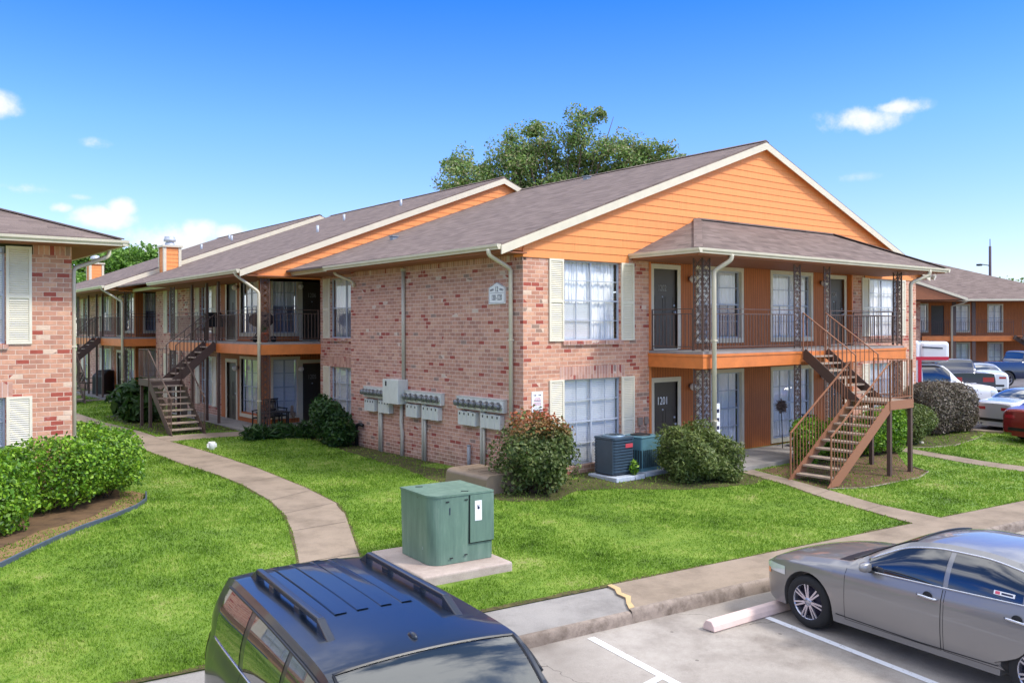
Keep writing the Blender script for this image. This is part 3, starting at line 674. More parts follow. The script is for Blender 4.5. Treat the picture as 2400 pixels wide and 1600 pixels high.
door(BG,T((4.36,yp,-.05)),'1201',True); door(BG,T((4.36,yp,FL)),'1202')
door(BG,T((12.3,yp,-.05)),'1203'); door(BG,T((12.3,yp,FL)),'1204')
for x,z in ((5.75,4.68),(5.75,1.86),(11.88,4.75),(11.88,1.9)): wall_lamp(BG,T((x,yp,z)))
# --- side wall (faces -x): local u = -y
mb=wallmb(-7.79,0,GZ,4.9).xf(FACE_W); O('brick_wall',mb,BRICK,BG)
O('soldier_course',MB().box(-7.79,-.008,4.9,0.0,.1,5.15).xf(FACE_W),SOLD,BG)
O('brick_wall',MB().box(0.0,7.79,GZ,.5,7.99,5.2),BRICK,BG)
XW=.45
mb=wallmb(-10.9,-7.99,GZ,5.2,[(-10.2,-8.34,.2,2.2),(-10.2,-8.34,3.1,4.96)]).xf(T((XW,0,0))@FACE_W); O('brick_wall',mb,BRICK,BG)
MW=T((XW,0,0))@FACE_W
window(BG,MW@T((-10.2,0,3.1)),1.86,1.86,2,2,'half',sill=True); window(BG,MW@T((-10.2,0,.2)),1.86,2.0,2,4,'blind',lintel=True)
# --- right side and back walls (seen only from beside)
mb=wallmb(0,10.9,GZ,5.2,[(2,3.5,3.1,4.9),(6,7.5,3.1,4.9),(2,3.5,.3,2.1),(6,7.5,.3,2.1)]).xf(T((W1,0,0))@FACE_E); O('brick_wall',mb,BRICK,BG)
for u in (2,6):
    for z in (.3,3.1): window(BG,T((W1,0,0))@FACE_E@T((u,0,z)),1.5,1.8,2,4,'blind')
# --- gable siding
XE1,ZE1,XA,ZA=-.72,5.2,8.73,8.62
sl1=(ZA-ZE1)/(XA-XE1)
zr=lambda x:ZE1+sl1*(XA-XE1-abs(x-XA))-.10
xl=lambda z:max(-.0,XE1+(z-ZE1+.10)/sl1); xr=lambda z:2*XA-max(-.0,XE1+(z-ZE1+.10)/sl1)
mb=lap_siding(Matrix(),xl,xr,5.155,ZA-.1); 
mb.v=[p for p in mb.v]
O('gable_siding',mb,SIDING,BG)
mb=lap_siding(Matrix(),lambda z:-.02,lambda z:3.32,4.97,5.155).add([],[]); O('gable_siding',lap_siding(Matrix(),lambda z:14.2,lambda z:17.57,4.97,5.155),SIDING,BG)
mb.add([(-.02,-.026,4.97),(-.02,.3,4.97),(-.02,.3,5.155),(-.02,-.026,5.155)],[(0,1,2,3)]); O('gable_siding',mb,SIDING,BG)
O('gable_siding',MB().prism([(-.7,5.1),(XA,ZA-.12),(2*XA+.7,5.1)],'y',.0,.05),SIDING,BG)
def gable_roof(par,xe,ze,xa,za,y0,y1,xer=None,over=.16,rake=True,thick=.1,hip=False,nm='roof'):
    xer=xer if xer is not None else 2*xa-xe
    mb=MB(); yf=y0-over
    s=(za-ze)/(xa-xe)
    for xx,sg in ((xe,-1),(xer,1)):
        P=[(xx,yf,ze),(xa,yf,za),(xa,y1,za),(xx,y1,ze)]
        top=[Vector(p)+Vector((0,0,.02)) for p in P]
        if sg<0: mb.poly(top[::-1] if False else [top[0],top[1],top[2],top[3]])
        else: mb.poly([top[3],top[2],top[1],top[0]])
        bot=[Vector(p)-Vector((0,0,thick*.4)) for p in P]
        if sg<0: mb.poly(bot[::-1])
        else: mb.poly(bot)
        for a,b in ((0,1),(1,2),(2,3),(3,0)):
            q=[bot[a],bot[b],top[b],top[a]]; mb.poly(q if sg<0 else q[::-1])
    r=O(nm,mb,SHING,par)
    O('ridge_cap',MB().prism([(xa-.16,za-.01),(xa,za+.055),(xa+.16,za-.01),(xa,za+.02)],'y',yf,y1),SHING,r)
    if rake:
        for xx,sg in ((xe,1),(xer,-1)):
            h=.19
            O('rake_board',MB().prism([(xx-sg*.02,ze-.03),(xa,za-.03),(xa,za-.03-h),(xx-sg*.02,ze-.03-h)],'y',yf-.03,yf+.0),CREAM,r)
            O('rake_soffit',MB().prism([(xx,ze-.06),(xa,za-.06),(xa,za-.09),(xx,ze-.09)],'y',yf+.003,y0-.03),CREAM,r)
    return r
r1=gable_roof(BG,XE1,ZE1,XA,ZA,0,10.9)
GALV=plain('galvanised',srgb(138,146,154),.5,.3)
def roof_vent(r,x,y,z,s=1):
    mb=MB().tube([(x,y,z-.1),(x,y,z+.22*s)],.05*s,10); O('roof_vent',mb,ALU,r)
for x,y in ((2.0,8.9),(8.0,6.4)):
    z=ZE1+sl1*(x-XE1); O('roof_vent',MB().box(x-.09,y-.09,z-.04,x+.09,y+.09,z+.10).box(x-.12,y-.12,z+.10,x+.12,y+.12,z+.125),GALV,r1)
# fascia, soffit, gutters
O('gutter',gutter_mb((XE1-.01,-.16,ZE1+.0),(XE1-.01,8.1,ZE1-.02),(-1,0,0)),GUTT,r1)
O('gutter',gutter_mb((-.46,8.1,ZE1-.01),(-.46,10.88,ZE1-.03),(-1,0,0)),GUTT,r1)
O('gutter',gutter_mb((2*XA-XE1+.01,-.16,ZE1),(2*XA-XE1+.01,10.9,ZE1-.02),(1,0,0)),GUTT,r1)
O('soffit',MB().box(XE1,-.15,5.03,-.0,8.1,5.06).box(-.46,8.1,5.045,.45,10.88,5.07).box(XE1+.0,-.15,5.06,XE1+.03,8.1,5.17),SOFF,BG); O('soffit',MB().box(17.55,-.15,5.03,2*XA-XE1,10.9,5.06),SOFF,BG)
O('downspout',downspout_mb([(-.88,.1,5.1),(-.88,.1,4.98),(-.07,.35,4.72),(-.07,.35,.12)]),GUTT,BG)
O('downspout',downspout_mb([(-.5,8.05,5.1),(-.5,8.05,4.98),(-.07,7.7,4.75),(-.07,7.7,4.6)],.07),GUTT,BG)
# --- porch roof over the front balcony
XP0,XP1,YP,ZP=3.42,15.2,-2.1,5.2
r2=O('porch_roof',MB().poly([(XP0,YP,ZP),(XP1,YP,ZP),(12.3,-.0,6.24),(5.9,-.0,6.24)]).poly([(XP0,.0,ZP),(XP0,YP,ZP),(5.9,0,6.24)]).poly([(XP1,YP,ZP),(XP1,.0,ZP),(12.3,0,6.24)])
   .poly([(XP0,YP,ZP),(XP0,YP,ZP-.03),(XP1,YP,ZP-.03),(XP1,YP,ZP)]).poly([(XP0,0,ZP),(XP0,0,ZP-.03),(XP0,YP,ZP-.03),(XP0,YP,ZP)]),SHING,BG)
O('ridge_cap',MB().bar((XP0,YP,ZP+.015),(5.9,-.03,6.26),.2,.02).bar((XP1,YP,ZP+.015),(12.3,-.03,6.26),.2,.02).bar((5.9,-.03,6.25),(12.3,-.03,6.25),.12,.04),SHING,r2)
O('gutter',gutter_mb((XP0-.0,YP,ZP),(XP1,YP,ZP-.02),(0,-1,0)),GUTT,r2)
O('gutter',gutter_mb((XP0,YP-.12,ZP),(XP0,-.02,ZP),(-1,0,0)),GUTT,r2)
O('gutter',gutter_mb((XP1,YP-.12,ZP-.02),(XP1,-.02,ZP-.02),(1,0,0)),GUTT,r2)
O('porch_ceiling',MB().box(XP0,YP,5.04,XP1,-.03,5.09),SOFF,BG)
O('downspout',downspout_mb([(4.55,-2.16,5.1),(4.55,-2.16,4.98),(4.3,-1.84,4.72),(4.3,-1.84,.0)],.1),GUTT,BG)
O('downspout',downspout_mb([(14.1,-2.16,5.1),(14.1,-2.16,4.95),(13.62,-1.82,4.72),(13.62,-1.82,.0),(13.8,-2.1,-.12)],.1),GUTT,BG)
O('flood_light',MB().lathe([(.02,0),(.05,-.05),(.06,-.12)],(14.35,-2.1,4.93),10,'y').lathe([(.02,0),(.05,-.05),(.06,-.12)],(14.5,-2.0,4.88),10,'y').tube([(14.4,-2.02,5.03),(14.4,-2.02,4.9)],.03,8),LAMPG,BG)
# --- front balcony: slab, fascia, railings, posts
YB=-1.7
bal=O('balcony',MB().box(4.06,YB,FL-.09,13.45,-.0,FL-.02).box(4.06,-.0,FL-.09,13.45,yp-.002,FL-.02),CONCG,BG)
def fascia(par,mb): return O('fascia',mb,FASC,par)
fascia(bal,MB().box(4.06,YB-.03,FL-.42,8.0,YB+.02,FL-.085).box(9.15,YB-.03,FL-.42,13.45,YB+.02,FL-.085).box(8.0,YB-.03,FL-.36,9.15,YB+.02,FL-.085)
   .box(4.03,YB-.03,FL-.42,4.06,-.003,FL-.085).box(13.45,YB-.03,FL-.42,13.48,-.003,FL-.085)
   .box(4.0,YB-.05,FL-.14,8.0,YB-.03,FL-.08).box(9.15,YB-.05,FL-.14,13.5,YB-.03,FL-.08).box(4.01,YB-.03,FL-.14,4.03,-.003,FL-.08))
O('balcony_ceiling',MB().box(4.07,YB+.02,FL-.36,13.44,yp-.004,FL-.34),SOFF,bal)
for p0,p1 in (((4.1,-.08,FL),(4.1,YB+.34,FL)),((4.38,YB+.04,FL),(7.82,YB+.04,FL)),((9.52,YB+.04,FL),(13.1,YB+.04,FL)),((13.4,YB+.34,FL),(13.4,-.08,FL))):
    O('railing',railing_mb(p0,p1),IRON,bal)
hU=5.04-FL+.02
for z,h in ((FL,5.04-FL),(-.1,FL-.32)):
    orn_post(BG,T((4.1,YB+.04,z)),h); orn_post(BG,T((4.1,YB+.04,z))@FACE_W@T((-.28,0,0)),h)
    orn_post(BG,T((7.8,YB+.04,z)),h,.3); orn_post(BG,T((9.2,YB+.04,z)),h,.3)
    orn_post(BG,T((13.12,YB+.04,z)),h); orn_post(BG,T((13.4,YB+.04,z))@FACE_W@T((-.28,0,0)),h)
# ground floor slab edge
O('foundation_slab',MB().box(.02,.02,GZ-.1,17.5,10.9,-.06),CONCG,BG)
# --- unit 2
def unit(yq,xc,xe,ze,xa,za,dz,yb,y1,xw,small_eave,sidedoor,xw2):
    """stepped unit: gable plane yq, balcony corner xc, side wall at xw"""
    F2=FL+dz; ze2=ze; s=(za-ze2)/(xa-xe); top=ze-.13
    r=gable_roof(BG,xe,ze,xa,za,yq,y1)
    xl=lambda z:max(xe+.12,xe+(z-ze+.1)/s); xr=lambda z:2*xa-xl(z)
    O('gable_siding',lap_siding(T((0,yq,0)),xl,xr,ze-.1,za-.1),SIDING,BG)
    O('gable_siding',MB().box(xe+.6,yq-.024,top-.1,xa*2-xe-.6,yq-.012,ze-.1).prism([(xe+.3,top),(xa,za-.12),(2*xa-xe-.3,top)],'y',yq,yq+.06),SIDING,BG)
    O('gutter',gutter_mb((xe-.01,yq-.16,ze),(xe-.01,small_eave,ze-.02),(-1,0,0)),GUTT,r)
    O('gutter',gutter_mb((xe+.75,small_eave-2.,ze-.06),(xe+.75,y1,ze-.08),(-1,0,0)),GUTT,r)
    O('soffit',MB().box(xe,yq-.15,top-.06,xw+2.6,small_eave,top-.03).box(xe+.75,small_eave,top-.05,xw+.5,y1,top-.02).box(xe,yq-.15,top-.03,xe+.03,small_eave,ze-.01).box(xw,yq,top-.06,xa*2,yb,top-.03),SOFF,BG)
    ze=top-.04
    # walls: front recess wall and side wall
    x1=xw+3.2
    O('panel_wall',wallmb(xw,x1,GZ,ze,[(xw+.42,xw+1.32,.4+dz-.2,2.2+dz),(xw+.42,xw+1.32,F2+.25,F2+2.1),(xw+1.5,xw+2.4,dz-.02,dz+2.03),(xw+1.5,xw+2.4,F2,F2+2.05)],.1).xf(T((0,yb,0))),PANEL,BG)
    for z,h,cu in ((.3+dz,1.9,'blind'),(F2+.26,1.83,'half')): window(BG,T((xw+.43,yb,z)),.88,h,2,4,cu,(0,0),trim=.09)
    for z,nm in ((dz,'1205'),(F2,'1206')):
        door(BG,T((xw+1.5,yb,z)),nm); wall_lamp(BG,T((xw+1.38,yb,z+1.88)))
    L0,L1=yb,small_eave+.4
    MS=T((xw,0,0))@FACE_W
    wy=yb+.25; dy=yb+2.2
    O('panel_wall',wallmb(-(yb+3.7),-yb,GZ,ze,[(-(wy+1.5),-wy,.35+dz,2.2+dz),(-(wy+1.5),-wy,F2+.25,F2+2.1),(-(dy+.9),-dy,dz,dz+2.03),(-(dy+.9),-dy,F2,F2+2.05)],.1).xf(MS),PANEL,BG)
    for z,h in ((.3+dz,1.9),(F2+.26,1.83)): window(BG,MS@T((-(wy+1.5),0,z)),1.5,h,2,4,'half' if z>2 else 'blind',(0,0),trim=.09)
    for z in (dz,F2): door(BG,MS@T((-(dy+.9),0,z))); wall_lamp(BG,MS@T((-(dy-.2),0,z+1.88)))
    # brick wall further along
    hs=[(-(yb+6.0),-(yb+4.6),.35+dz,2.2+dz),(-(yb+6.0),-(yb+4.6),F2+.25,F2+2.1)]
    O('brick_wall',wallmb(-(small_eave+.3),-(yb+3.7),GZ,ze,hs).xf(MS),BRICK,BG)
    for z,h in ((.35+dz,1.85),(F2+.25,1.85)): window(BG,MS@T((-(yb+6.0),0,z)),1.4,h,2,4,'blind')
    MS2=T((xw2,0,0))@FACE_W; sy=small_eave+.3
    wy2=(sy+y1)/2-.35
    O('brick_wall',wallmb(-y1,-sy,GZ,ze,[(-(wy2+.95),-wy2,.35+dz,2.2+dz),(-(wy2+.95),-wy2,F2+.25,F2+2.1)]).xf(MS2),BRICK,BG)
    for z in (.35+dz,F2+.25): window(BG,MS2@T((-(wy2+.95),0,z)),.95,1.85,2,2,'half')
    # balcony, L shaped
    ye=small_eave-.2
    b=O('balcony',MB().box(xc,yq,F2-.09,x1,yb-.005,F2-.02).box(xc,yb-.005,F2-.09,xw-.005,ye,F2-.02),CONCG,BG)
    o0,o1=sidedoor
    fascia(b,MB().box(xc-.03,yq-.03,F2-.40,XW if yq<12 else x1,yq+.02,F2-.085).box(xc-.03,yq+.02,F2-.40,xc+.02,o0,F2-.085).box(xc-.03,o1,F2-.40,xc+.02,ye,F2-.085).box(xc-.026,o0,F2-.3,xc+.018,o1,F2-.085))
    O('balcony_ceiling',MB().box(xc,yq,F2-.34,x1,yb-.006,F2-.32).box(xc,yb-.006,F2-.34,xw-.006,ye,F2-.32),SOFF,b)
    O('railing',railing_mb((xc+.32,yq+.04,F2),((XW if yq<12 else x1)-.05,yq+.04,F2)),IRON,b)
    O('railing',railing_mb((xc+.04,yq+.3,F2),(xc+.04,o0,F2)),IRON,b); O('railing',railing_mb((xc+.04,o1,F2),(xc+.04,ye-.05,F2)),IRON,b)
    for z,h in ((F2,ze-F2),(dz-.3,F2-dz-.03)):
        orn_post(BG,T((xc+.02,yq+.04,z)),h,.3)
        orn_post(BG,T((xc+.04,0,z))@FACE_W@T((-ye,0,0)),h,.5)
        [O('post',MB().box(xc,q,z,xc+.08,q+.08,z+h),IRON,BG) for q in (o0-.09,o1+.01,o0+2.6)]
    O('patio',MB().box(xc-.1,yq-.1,-.1,xw+3.2,yb-.01,dz+.03).box(xc-.1,yb-.01,-.1,xw-.01,ye,dz+.03),CONCG,BG)
    O('downspout',downspout_mb([(xe-.07,yq+.1,top+.05),(xe-.07,yq+.1,top-.02),(xc-.08,yq-.08,top-.55),(xc-.08,yq-.08,dz-.1)],.085),GUTT,BG)
    O('brick_wall',MB().box(2*xa-xe-.8,yq,GZ,2*xa-xe-.6,y1,ze),BRICK,BG)
    return r
r3=unit(10.9,-1.56,-2.25,5.2,7.85,9.0,.15,13.2,24.8,-.6,20.0,(14.65,15.7),-.62)
r4=unit(24.8,-1.95,-2.75,5.25,7.15,8.98,.22,27.1,38.7,-.85,33.9,(28.6,29.6),-.87)
for x,y in ((2.6,15.5),(4.6,17.2),(5.6,14.4)):
    z=5.2+(x+2.25)*.376; O('roof_vent',MB().tube([(x,y,z-.1),(x,y,z+.28)],.05,8),ALU,r3)
for x,y in ((4.0,28.),(5.,31.),(3.,29.5)):
    z=5.25+(x+2.75)*.377; O('roof_vent',MB().tube([(x,y,z-.1),(x,y,z+.28)],.05,8),ALU,r4)
def chimney(x,y,zt,par):
    w=.72; z0=4.6
    c=O('chimney',MB().box(x,y,z0,x+w,y+w,zt-.08),SIDING,par)
    c.data=lapbox(x,y,z0,w,zt-.08,par)
    O('corner_board',MB().box(x-.02,y-.02,z0,x+.1,y+.0,zt-.08).box(x+w-.1,y-.02,z0,x+w+.02,y,zt-.08).box(x-.02,y,z0,x,y+.1,zt-.08).box(x-.02,y+w-.1,z0,x,y+w,zt-.08).box(x+w,y,z0,x+w+.02,y+w,zt-.08),CREAM,c)
    O('chimney_crown',MB().box(x-.07,y-.07,zt-.08,x+w+.07,y+w+.07,zt),GUTT,c)
    O('chimney_cap',MB().lathe([(.2,0),(.2,.12),(.17,.13),(.17,.2),(.25,.2),(.25,.3),(.22,.31),(.22,.38),(.2,.42),(.001,.43)],(x+w/2,y+w/2,zt),18),ALU,c)
def lapbox(x,y,z0,w,z1,par):
    mb=MB(); z=z0; mb.box(x+.015,y+.015,z0,x+w-.015,y+w-.015,z1)
    while z<z1-.02:
        zz=min(z+.17,z1)
        for (ax,ay,bx,by,nx,ny) in ((x,y,x+w,y,0,-1),(x,y+w,x,y,-1,0)):
            a=(ax-nx*.0,ay-ny*.0)
            mb.add([(ax,ay,z),(bx,by,z),(bx-nx*.014,by-ny*.014,zz),(ax-nx*.014,ay-ny*.014,zz)],[(0,1,2,3)])
        z=zz
    me=mb.mesh(SIDING); me.transform(T(-WM[par.name].translation)); return me
chimney(-.52,23.95,7.03,r3); chimney(-.45,37.5,7.1,r4)
# ================================================================ left brick building
LB=thing('brick_apartment_house','pink brick apartment house with cream shutters and hipped roof, cut by the left edge','apartment building',(-8.25,4.13,0))
ML=T((0,4.13,0))
O('brick_wall',wallmb(-26,-8.25,GZ,4.86,[(-11.25,-9.41,.25,2.1),(-11.25,-9.41,3.13,4.99),(-15.25,-13.4,.25,2.1),(-15.25,-13.4,3.13,4.99)]).xf(ML),BRICKW,LB)
O('soldier_course',MB().box(-9.36+.43,-.008,4.86,-8.25,.1,5.12).xf(ML),SOLDW,LB); O('soldier_course',MB().box(-13.4,-.008,4.86,-11.7,.1,5.12).xf(ML),SOLDW,LB)
O('brick_wall',wallmb(0,14,GZ,5.1).xf(T((-8.25,4.13,0))@FACE_E),BRICK,LB)
for x in (-11.25,-15.25):
    window(LB,ML@T((x,0,3.13)),1.84,1.86,2,4,'blind',sill=True); window(LB,ML@T((x,0,.25)),1.84,1.85,2,4,'blind',lintel=True)
ex,ey,ez=-7.5,3.38,5.18
rl=O('roof',MB().poly([(-26,ey,ez),(ex,ey,ez),(ex-7,ey+7,ez+2.45),(-26,ey+7,ez+2.45)]).poly([(ex,ey,ez),(ex,ey+14,ez),(ex-7,ey+7,ez+2.45)]).poly([(ex,ey+14,ez),(-26,ey+14,ez),(-26,ey+7,ez+2.45),(ex-7,ey+7,ez+2.45)])
   .poly([(-26,ey,ez),(-26,ey,ez-.03),(ex,ey,ez-.03),(ex,ey,ez)]),SHING,LB)
O('ridge_cap',MB().bar((ex,ey,ez+.01),(ex-7,ey+7,ez+2.47),.2,.025),SHING,rl)
O('gutter',gutter_mb((-26,ey,ez-.03),(ex+.12,ey,ez-.03),(0,-1,0)),GUTT,rl); O('gutter',gutter_mb((ex,ey-.1,ez-.03),(ex,ey+14,ez-.03),(1,0,0)),GUTT,rl)
O('soffit',MB().box(-26,ey,ez-.14,ex,4.13,ez-.11).box(-8.25,4.13,ez-.14,ex,18,ez-.11),SOFF,LB)
O('downspout',downspout_mb([(-7.44,4.6,5.05),(-7.44,4.6,4.92),(-8.19,4.25,4.62),(-8.19,4.25,.1)],.08),GUTT,LB)
# ================================================================ ground, paths, lots
from mathutils.geometry import delaunay_2d_cdt
def inpoly(X,Y,poly):
    X=np.asarray(X);Y=np.asarray(Y); c=np.zeros(X.shape,bool); n=len(poly)
    for i in range(n):
        x1,y1=poly[i]; x2,y2=poly[(i+1)%n]
        if y1==y2: continue
        m=((Y<y1)!=(Y<y2))&(X<(x2-x1)*(Y-y1)/(y2-y1)+x1); c^=m
    return c
def sheet(name,poly,zf,mat,step=.5,skirt=0,kind='structure',wob=0,**k):
    """a draped sheet over polygon, z=zf(x,y); skirt = depth of side faces"""
    pl=[]
    for (a,b) in zip(poly,poly[1:]+poly[:1]):
        L=math.hypot(b[0]-a[0],b[1]-a[1]); n=max(1,int(L/step))
        for i in range(n):
            x,y=a[0]+(b[0]-a[0])*i/n,a[1]+(b[1]-a[1])*i/n
            if wob: v=mnoise.noise_vector(Vector((x*2.1,y*2.1,3.)))*wob; x+=v.x;y+=v.y
            pl.append((x,y))
    A=np.array(pl); xs=np.arange(A[:,0].min()+step*.5,A[:,0].max(),step); ys=np.arange(A[:,1].min()+step*.5,A[:,1].max(),step)
    GX,GY=np.meshgrid(xs,ys); GX=GX.ravel();GY=GY.ravel(); ok=inpoly(GX,GY,pl)
    pts=[Vector(p) for p in pl]+[Vector((a,b)) for a,b in zip(GX[ok],GY[ok])]
    vs,es,fs,_,_,_=delaunay_2d_cdt(pts,[(i,(i+1)%len(pl)) for i in range(len(pl))],[],0,1e-5)
    F=[]
    for f in fs:
        cx=sum(vs[i].x for i in f)/3; cy=sum(vs[i].y for i in f)/3
        if inpoly([cx],[cy],pl)[0]:
            a,b,c=[vs[i] for i in f]
            if (b.x-a.x)*(c.y-a.y)-(b.y-a.y)*(c.x-a.x)<0: f=f[::-1]
            F.append(tuple(f))
    mb=MB(); mb.add([(v.x,v.y,zf(v.x,v.y)) for v in vs],F,True)
    if skirt:
        n=len(pl); ar=sum(pl[i][0]*pl[(i+1)%n][1]-pl[(i+1)%n][0]*pl[i][1] for i in range(n))
        v=[(x,y,zf(x,y)) for x,y in pl]+[(x,y,zf(x,y)-skirt) for x,y in pl]
        q=[(i,n+i,n+(i+1)%n,(i+1)%n) for i in range(n)]
        if ar<0: q=[t[::-1] for t in q]
        mb.add(v,q)
    o=O(name,mb,mat,org=(0,0,0)); tagd(o,kind=kind,**k); return o,pl
yb=lambda x:-6.5-.108*x
yk=lambda x:-7.48-.108*x
# ground sheet
def mkground():
    xs=[-400,-150,-80,-50,-35]+list(np.arange(-26,40,.8))+[45,55,70,90,130,200,450]
    ts=[-300,-60,-20,-8,-2,-.03]+list(np.arange(0,44,.7))+[48,55,65,80,110,160,260,500]
    V=[]
    for t in ts:
        for x in xs:
            y=yb(max(-40,min(60,x)))+t
            z=ground(x,y)+ (mnoise.noise(Vector((x*.5,y*.5,0)))*.018 if t>=0 else 0)
            if t<0: z=-1.3
            V.append((x,y,z))
    a,b=len(ts),len(xs)
    mb=MB().add(V,[(i*b+j,i*b+j+1,(i+1)*b+j+1,(i+1)*b+j) for i in range(a-1) for j in range(b-1)],True)
    o=O('ground',mb,GROUND,org=(0,0,0)); tagd(o,kind='structure')
mkground()
gz=lambda off:(lambda x,y:ground(x,y)+off)
# pavement along the kerb (two slabs, the older one lifted a little) and the kerb
swz=lambda x,y:-.262+.004*(y+6.5)
cx0=-3.47
jag=[(cx0+.0,yb(cx0)),(cx0-.05,yb(cx0)-.2),(cx0-.17,yb(cx0)-.36),(cx0-.2,yb(cx0)-.55),(cx0-.36,yb(cx0)-.72),(cx0-.5,yk(cx0-.5)+.02)]
sheet('pavement',[(-40,yb(-40)),(-40,yk(-40)+.02)]+jag[::-1],lambda x,y:swz(x,y)-.012,CONCG,.6,.25)
sheet('pavement',jag+[(60,yk(60)+.02),(60,yb(60))],lambda x,y:swz(x,y)+.015,CONC,.6,.25)
# yellow painted edge of the lifted slab
tagd(O('trip_edge_paint',MB().add([(a,b,swz(a,b)+.0195) for a,b in jag]+[(a+.085+.02*(i%2),b+.0,swz(a,b)+.0195) for i,(a,b) in enumerate(jag)],[(i,i+1,6+i+1,6+i) for i in range(5)]),plain('yellow_paint',srgb(196,166,120),.8,var=.1),org=(0,0,0)),kind='structure')
def kerb(x0,x1,dz):
    V=[];n=int((x1-x0)/.12)
    for i in range(n+1):
        x=x0+(x1-x0)*i/n; k=mnoise.noise(Vector((x*3,7,0)))*.012+mnoise.noise(Vector((x*11,2,0)))*.008
        y=yk(x); z=swz(x,y)+dz
        V.append([(x,y+.03,z),(x,y-.005+k,z-.006),(x,y-.03+k,z-.03),(x,y-.04+k*1.3,z-.09),(x,y-.045,-.6)])
    return MB().grid(V)
tagd(O('kerb',kerb(-40,-3.97,-.010),KERB,org=(0,0,0)),kind='structure'); tagd(O('kerb',kerb(-3.97,60,.017),KERB,org=(0,0,0)),kind='structure')
pz=lambda x,y:-.425+.03*min(0,(y-yk(x)))
sheet('parking_lot',[(-70,yk(-70)+.0),(-70,-60),(70,-60),(70,yk(70)+.0)],pz,PARK,3.)
def stripe(x,y,L,w=.105,dirv=(-.1045,-.9945)):
    dx,dy=dirv; nx,ny=-dy,dx; V=[];n=int(L/.4)
    for i in range(n+1):
        px,py=x+dx*L*i/n,y+dy*L*i/n
        V.append([(px-nx*w/2,py-ny*w/2,pz(px,py)+.005),(px+nx*w/2,py+ny*w/2,pz(px,py)+.005)])
    return tagd(O('parking_line',MB().grid(V),LINE,org=(0,0,0)),kind='structure')
stripe(-4.74,-7.12,4.8); stripe(-2.36,-8.0,4.2)
stripe(-7.2,-6.75,4.8)
stripe(-4.93,-8.42,.75,.1,(-.93,-.12))
stripe(.1,-7.9,4.8); stripe(2.5,-8.1,4.8)
# paths
path=[(-4.4,40),(-4.43,22.65),(-4.45,17.41),(-4.24,13.63),(-4.17,11.46),(-3.93,8.99),(-3.84,7.3),(-3.85,5.55),(-4.08,2.37),(-4.33,0.48),(-4.61,-0.43),(-5.06,-1.51),(-5.5,-2.56),(-6.1,-4.0),(-6.7,yb(-6.7)),
 (-8.0,yb(-8)),(-7.3,-4.4),(-6.54,-2.67),(-6.25,-1.94),(-5.89,-.99),(-5.53,.18),(-5.23,1.5),(-4.97,3.72),(-4.95,5.22),(-5.0,6.51),(-5.08,7.77),(-5.14,8.98),(-5.18,10.31),(-5.12,14.62),(-5.1,19.77),(-5.2,40)]
P1=sheet('path',path,gz(.012),CONC,.5,.1)[1]
P2=sheet('path',[(-4.3,12.45),(-4.18,11.35),(-3.6,11.4),(-2.4,11.3),(-1.6,11.2),(-1.62,12.2),(-2.6,12.4),(-3.8,12.5)],gz(.017),CONC,.5,.1)[1]
P3=sheet('path',[(5.25,-1.6),(5.13,-2.45),(4.95,-3.4),(4.43,-4.8),(3.75,yb(3.75)),(4.62,yb(4.62)),(4.83,-5.64),(5.32,-4.26),(5.57,-2.87),(5.75,-1.6)],gz(.016),CONC,.5,.1)[1]
P4=sheet('path',[(12.0,-1.2),(11.75,-2.6),(11.66,-4.16),(11.3,yb(11.3)),(12.25,yb(12.2)),(12.4,-3.83),(12.45,-1.2)],gz(.016),CONC,.5,.1)[1]
P5=sheet('path',[(-4.5,27.2),(-2.0,27.6),(-2.0,28.5),(-4.5,28.1)],gz(.018),CONC,.5,.1)[1]
patio=[(4.3,-.06),(4.3,-1.75),(5.2,-1.9),(12.9,-1.75),(12.9,-.06)]
P6=sheet('patio',patio,lambda x,y:.022+.012*y,CONCG,.6,.2)[1]
# dark brown joints across the path
def joint(a,b,off):
    d=Vector((b[0]-a[0],b[1]-a[1],0)).normalized(); n=Vector((-d.y,d.x,0))*.006
    return [(a[0]-n.x,a[1]-n.y,ground(*a)+off),(b[0]-n.x,b[1]-n.y,ground(*b)+off),(b[0]+n.x,b[1]+n.y,ground(*b)+off),(a[0]+n.x,a[1]+n.y,ground(*a)+off)]
jm=MB()
L_=[(-5.14,8.98),(-5.0,6.51),(-4.97,3.72),(-5.23,1.5),(-5.53,.18),(-5.89,-.99),(-6.54,-2.67)]; R_=[(-3.93,8.99),(-3.84,7.0),(-3.95,4.0),(-4.15,2.0),(-4.37,.48),(-4.85,-.95),(-5.55,-2.67)]
for a,b in zip(L_,R_): jm.poly(joint(a,b,.0165))
for a,b in (((5.13,-2.45),(5.6,-2.6)),((4.6,-4.3),(5.3,-4.2)),((4.1,-5.7),(4.8,-5.7))): jm.poly(joint(a,b,.0205))
tagd(O('path_joint',jm,plain('joint_dirt',srgb(92,80,70),.9),org=(0,0,0)),kind='structure')
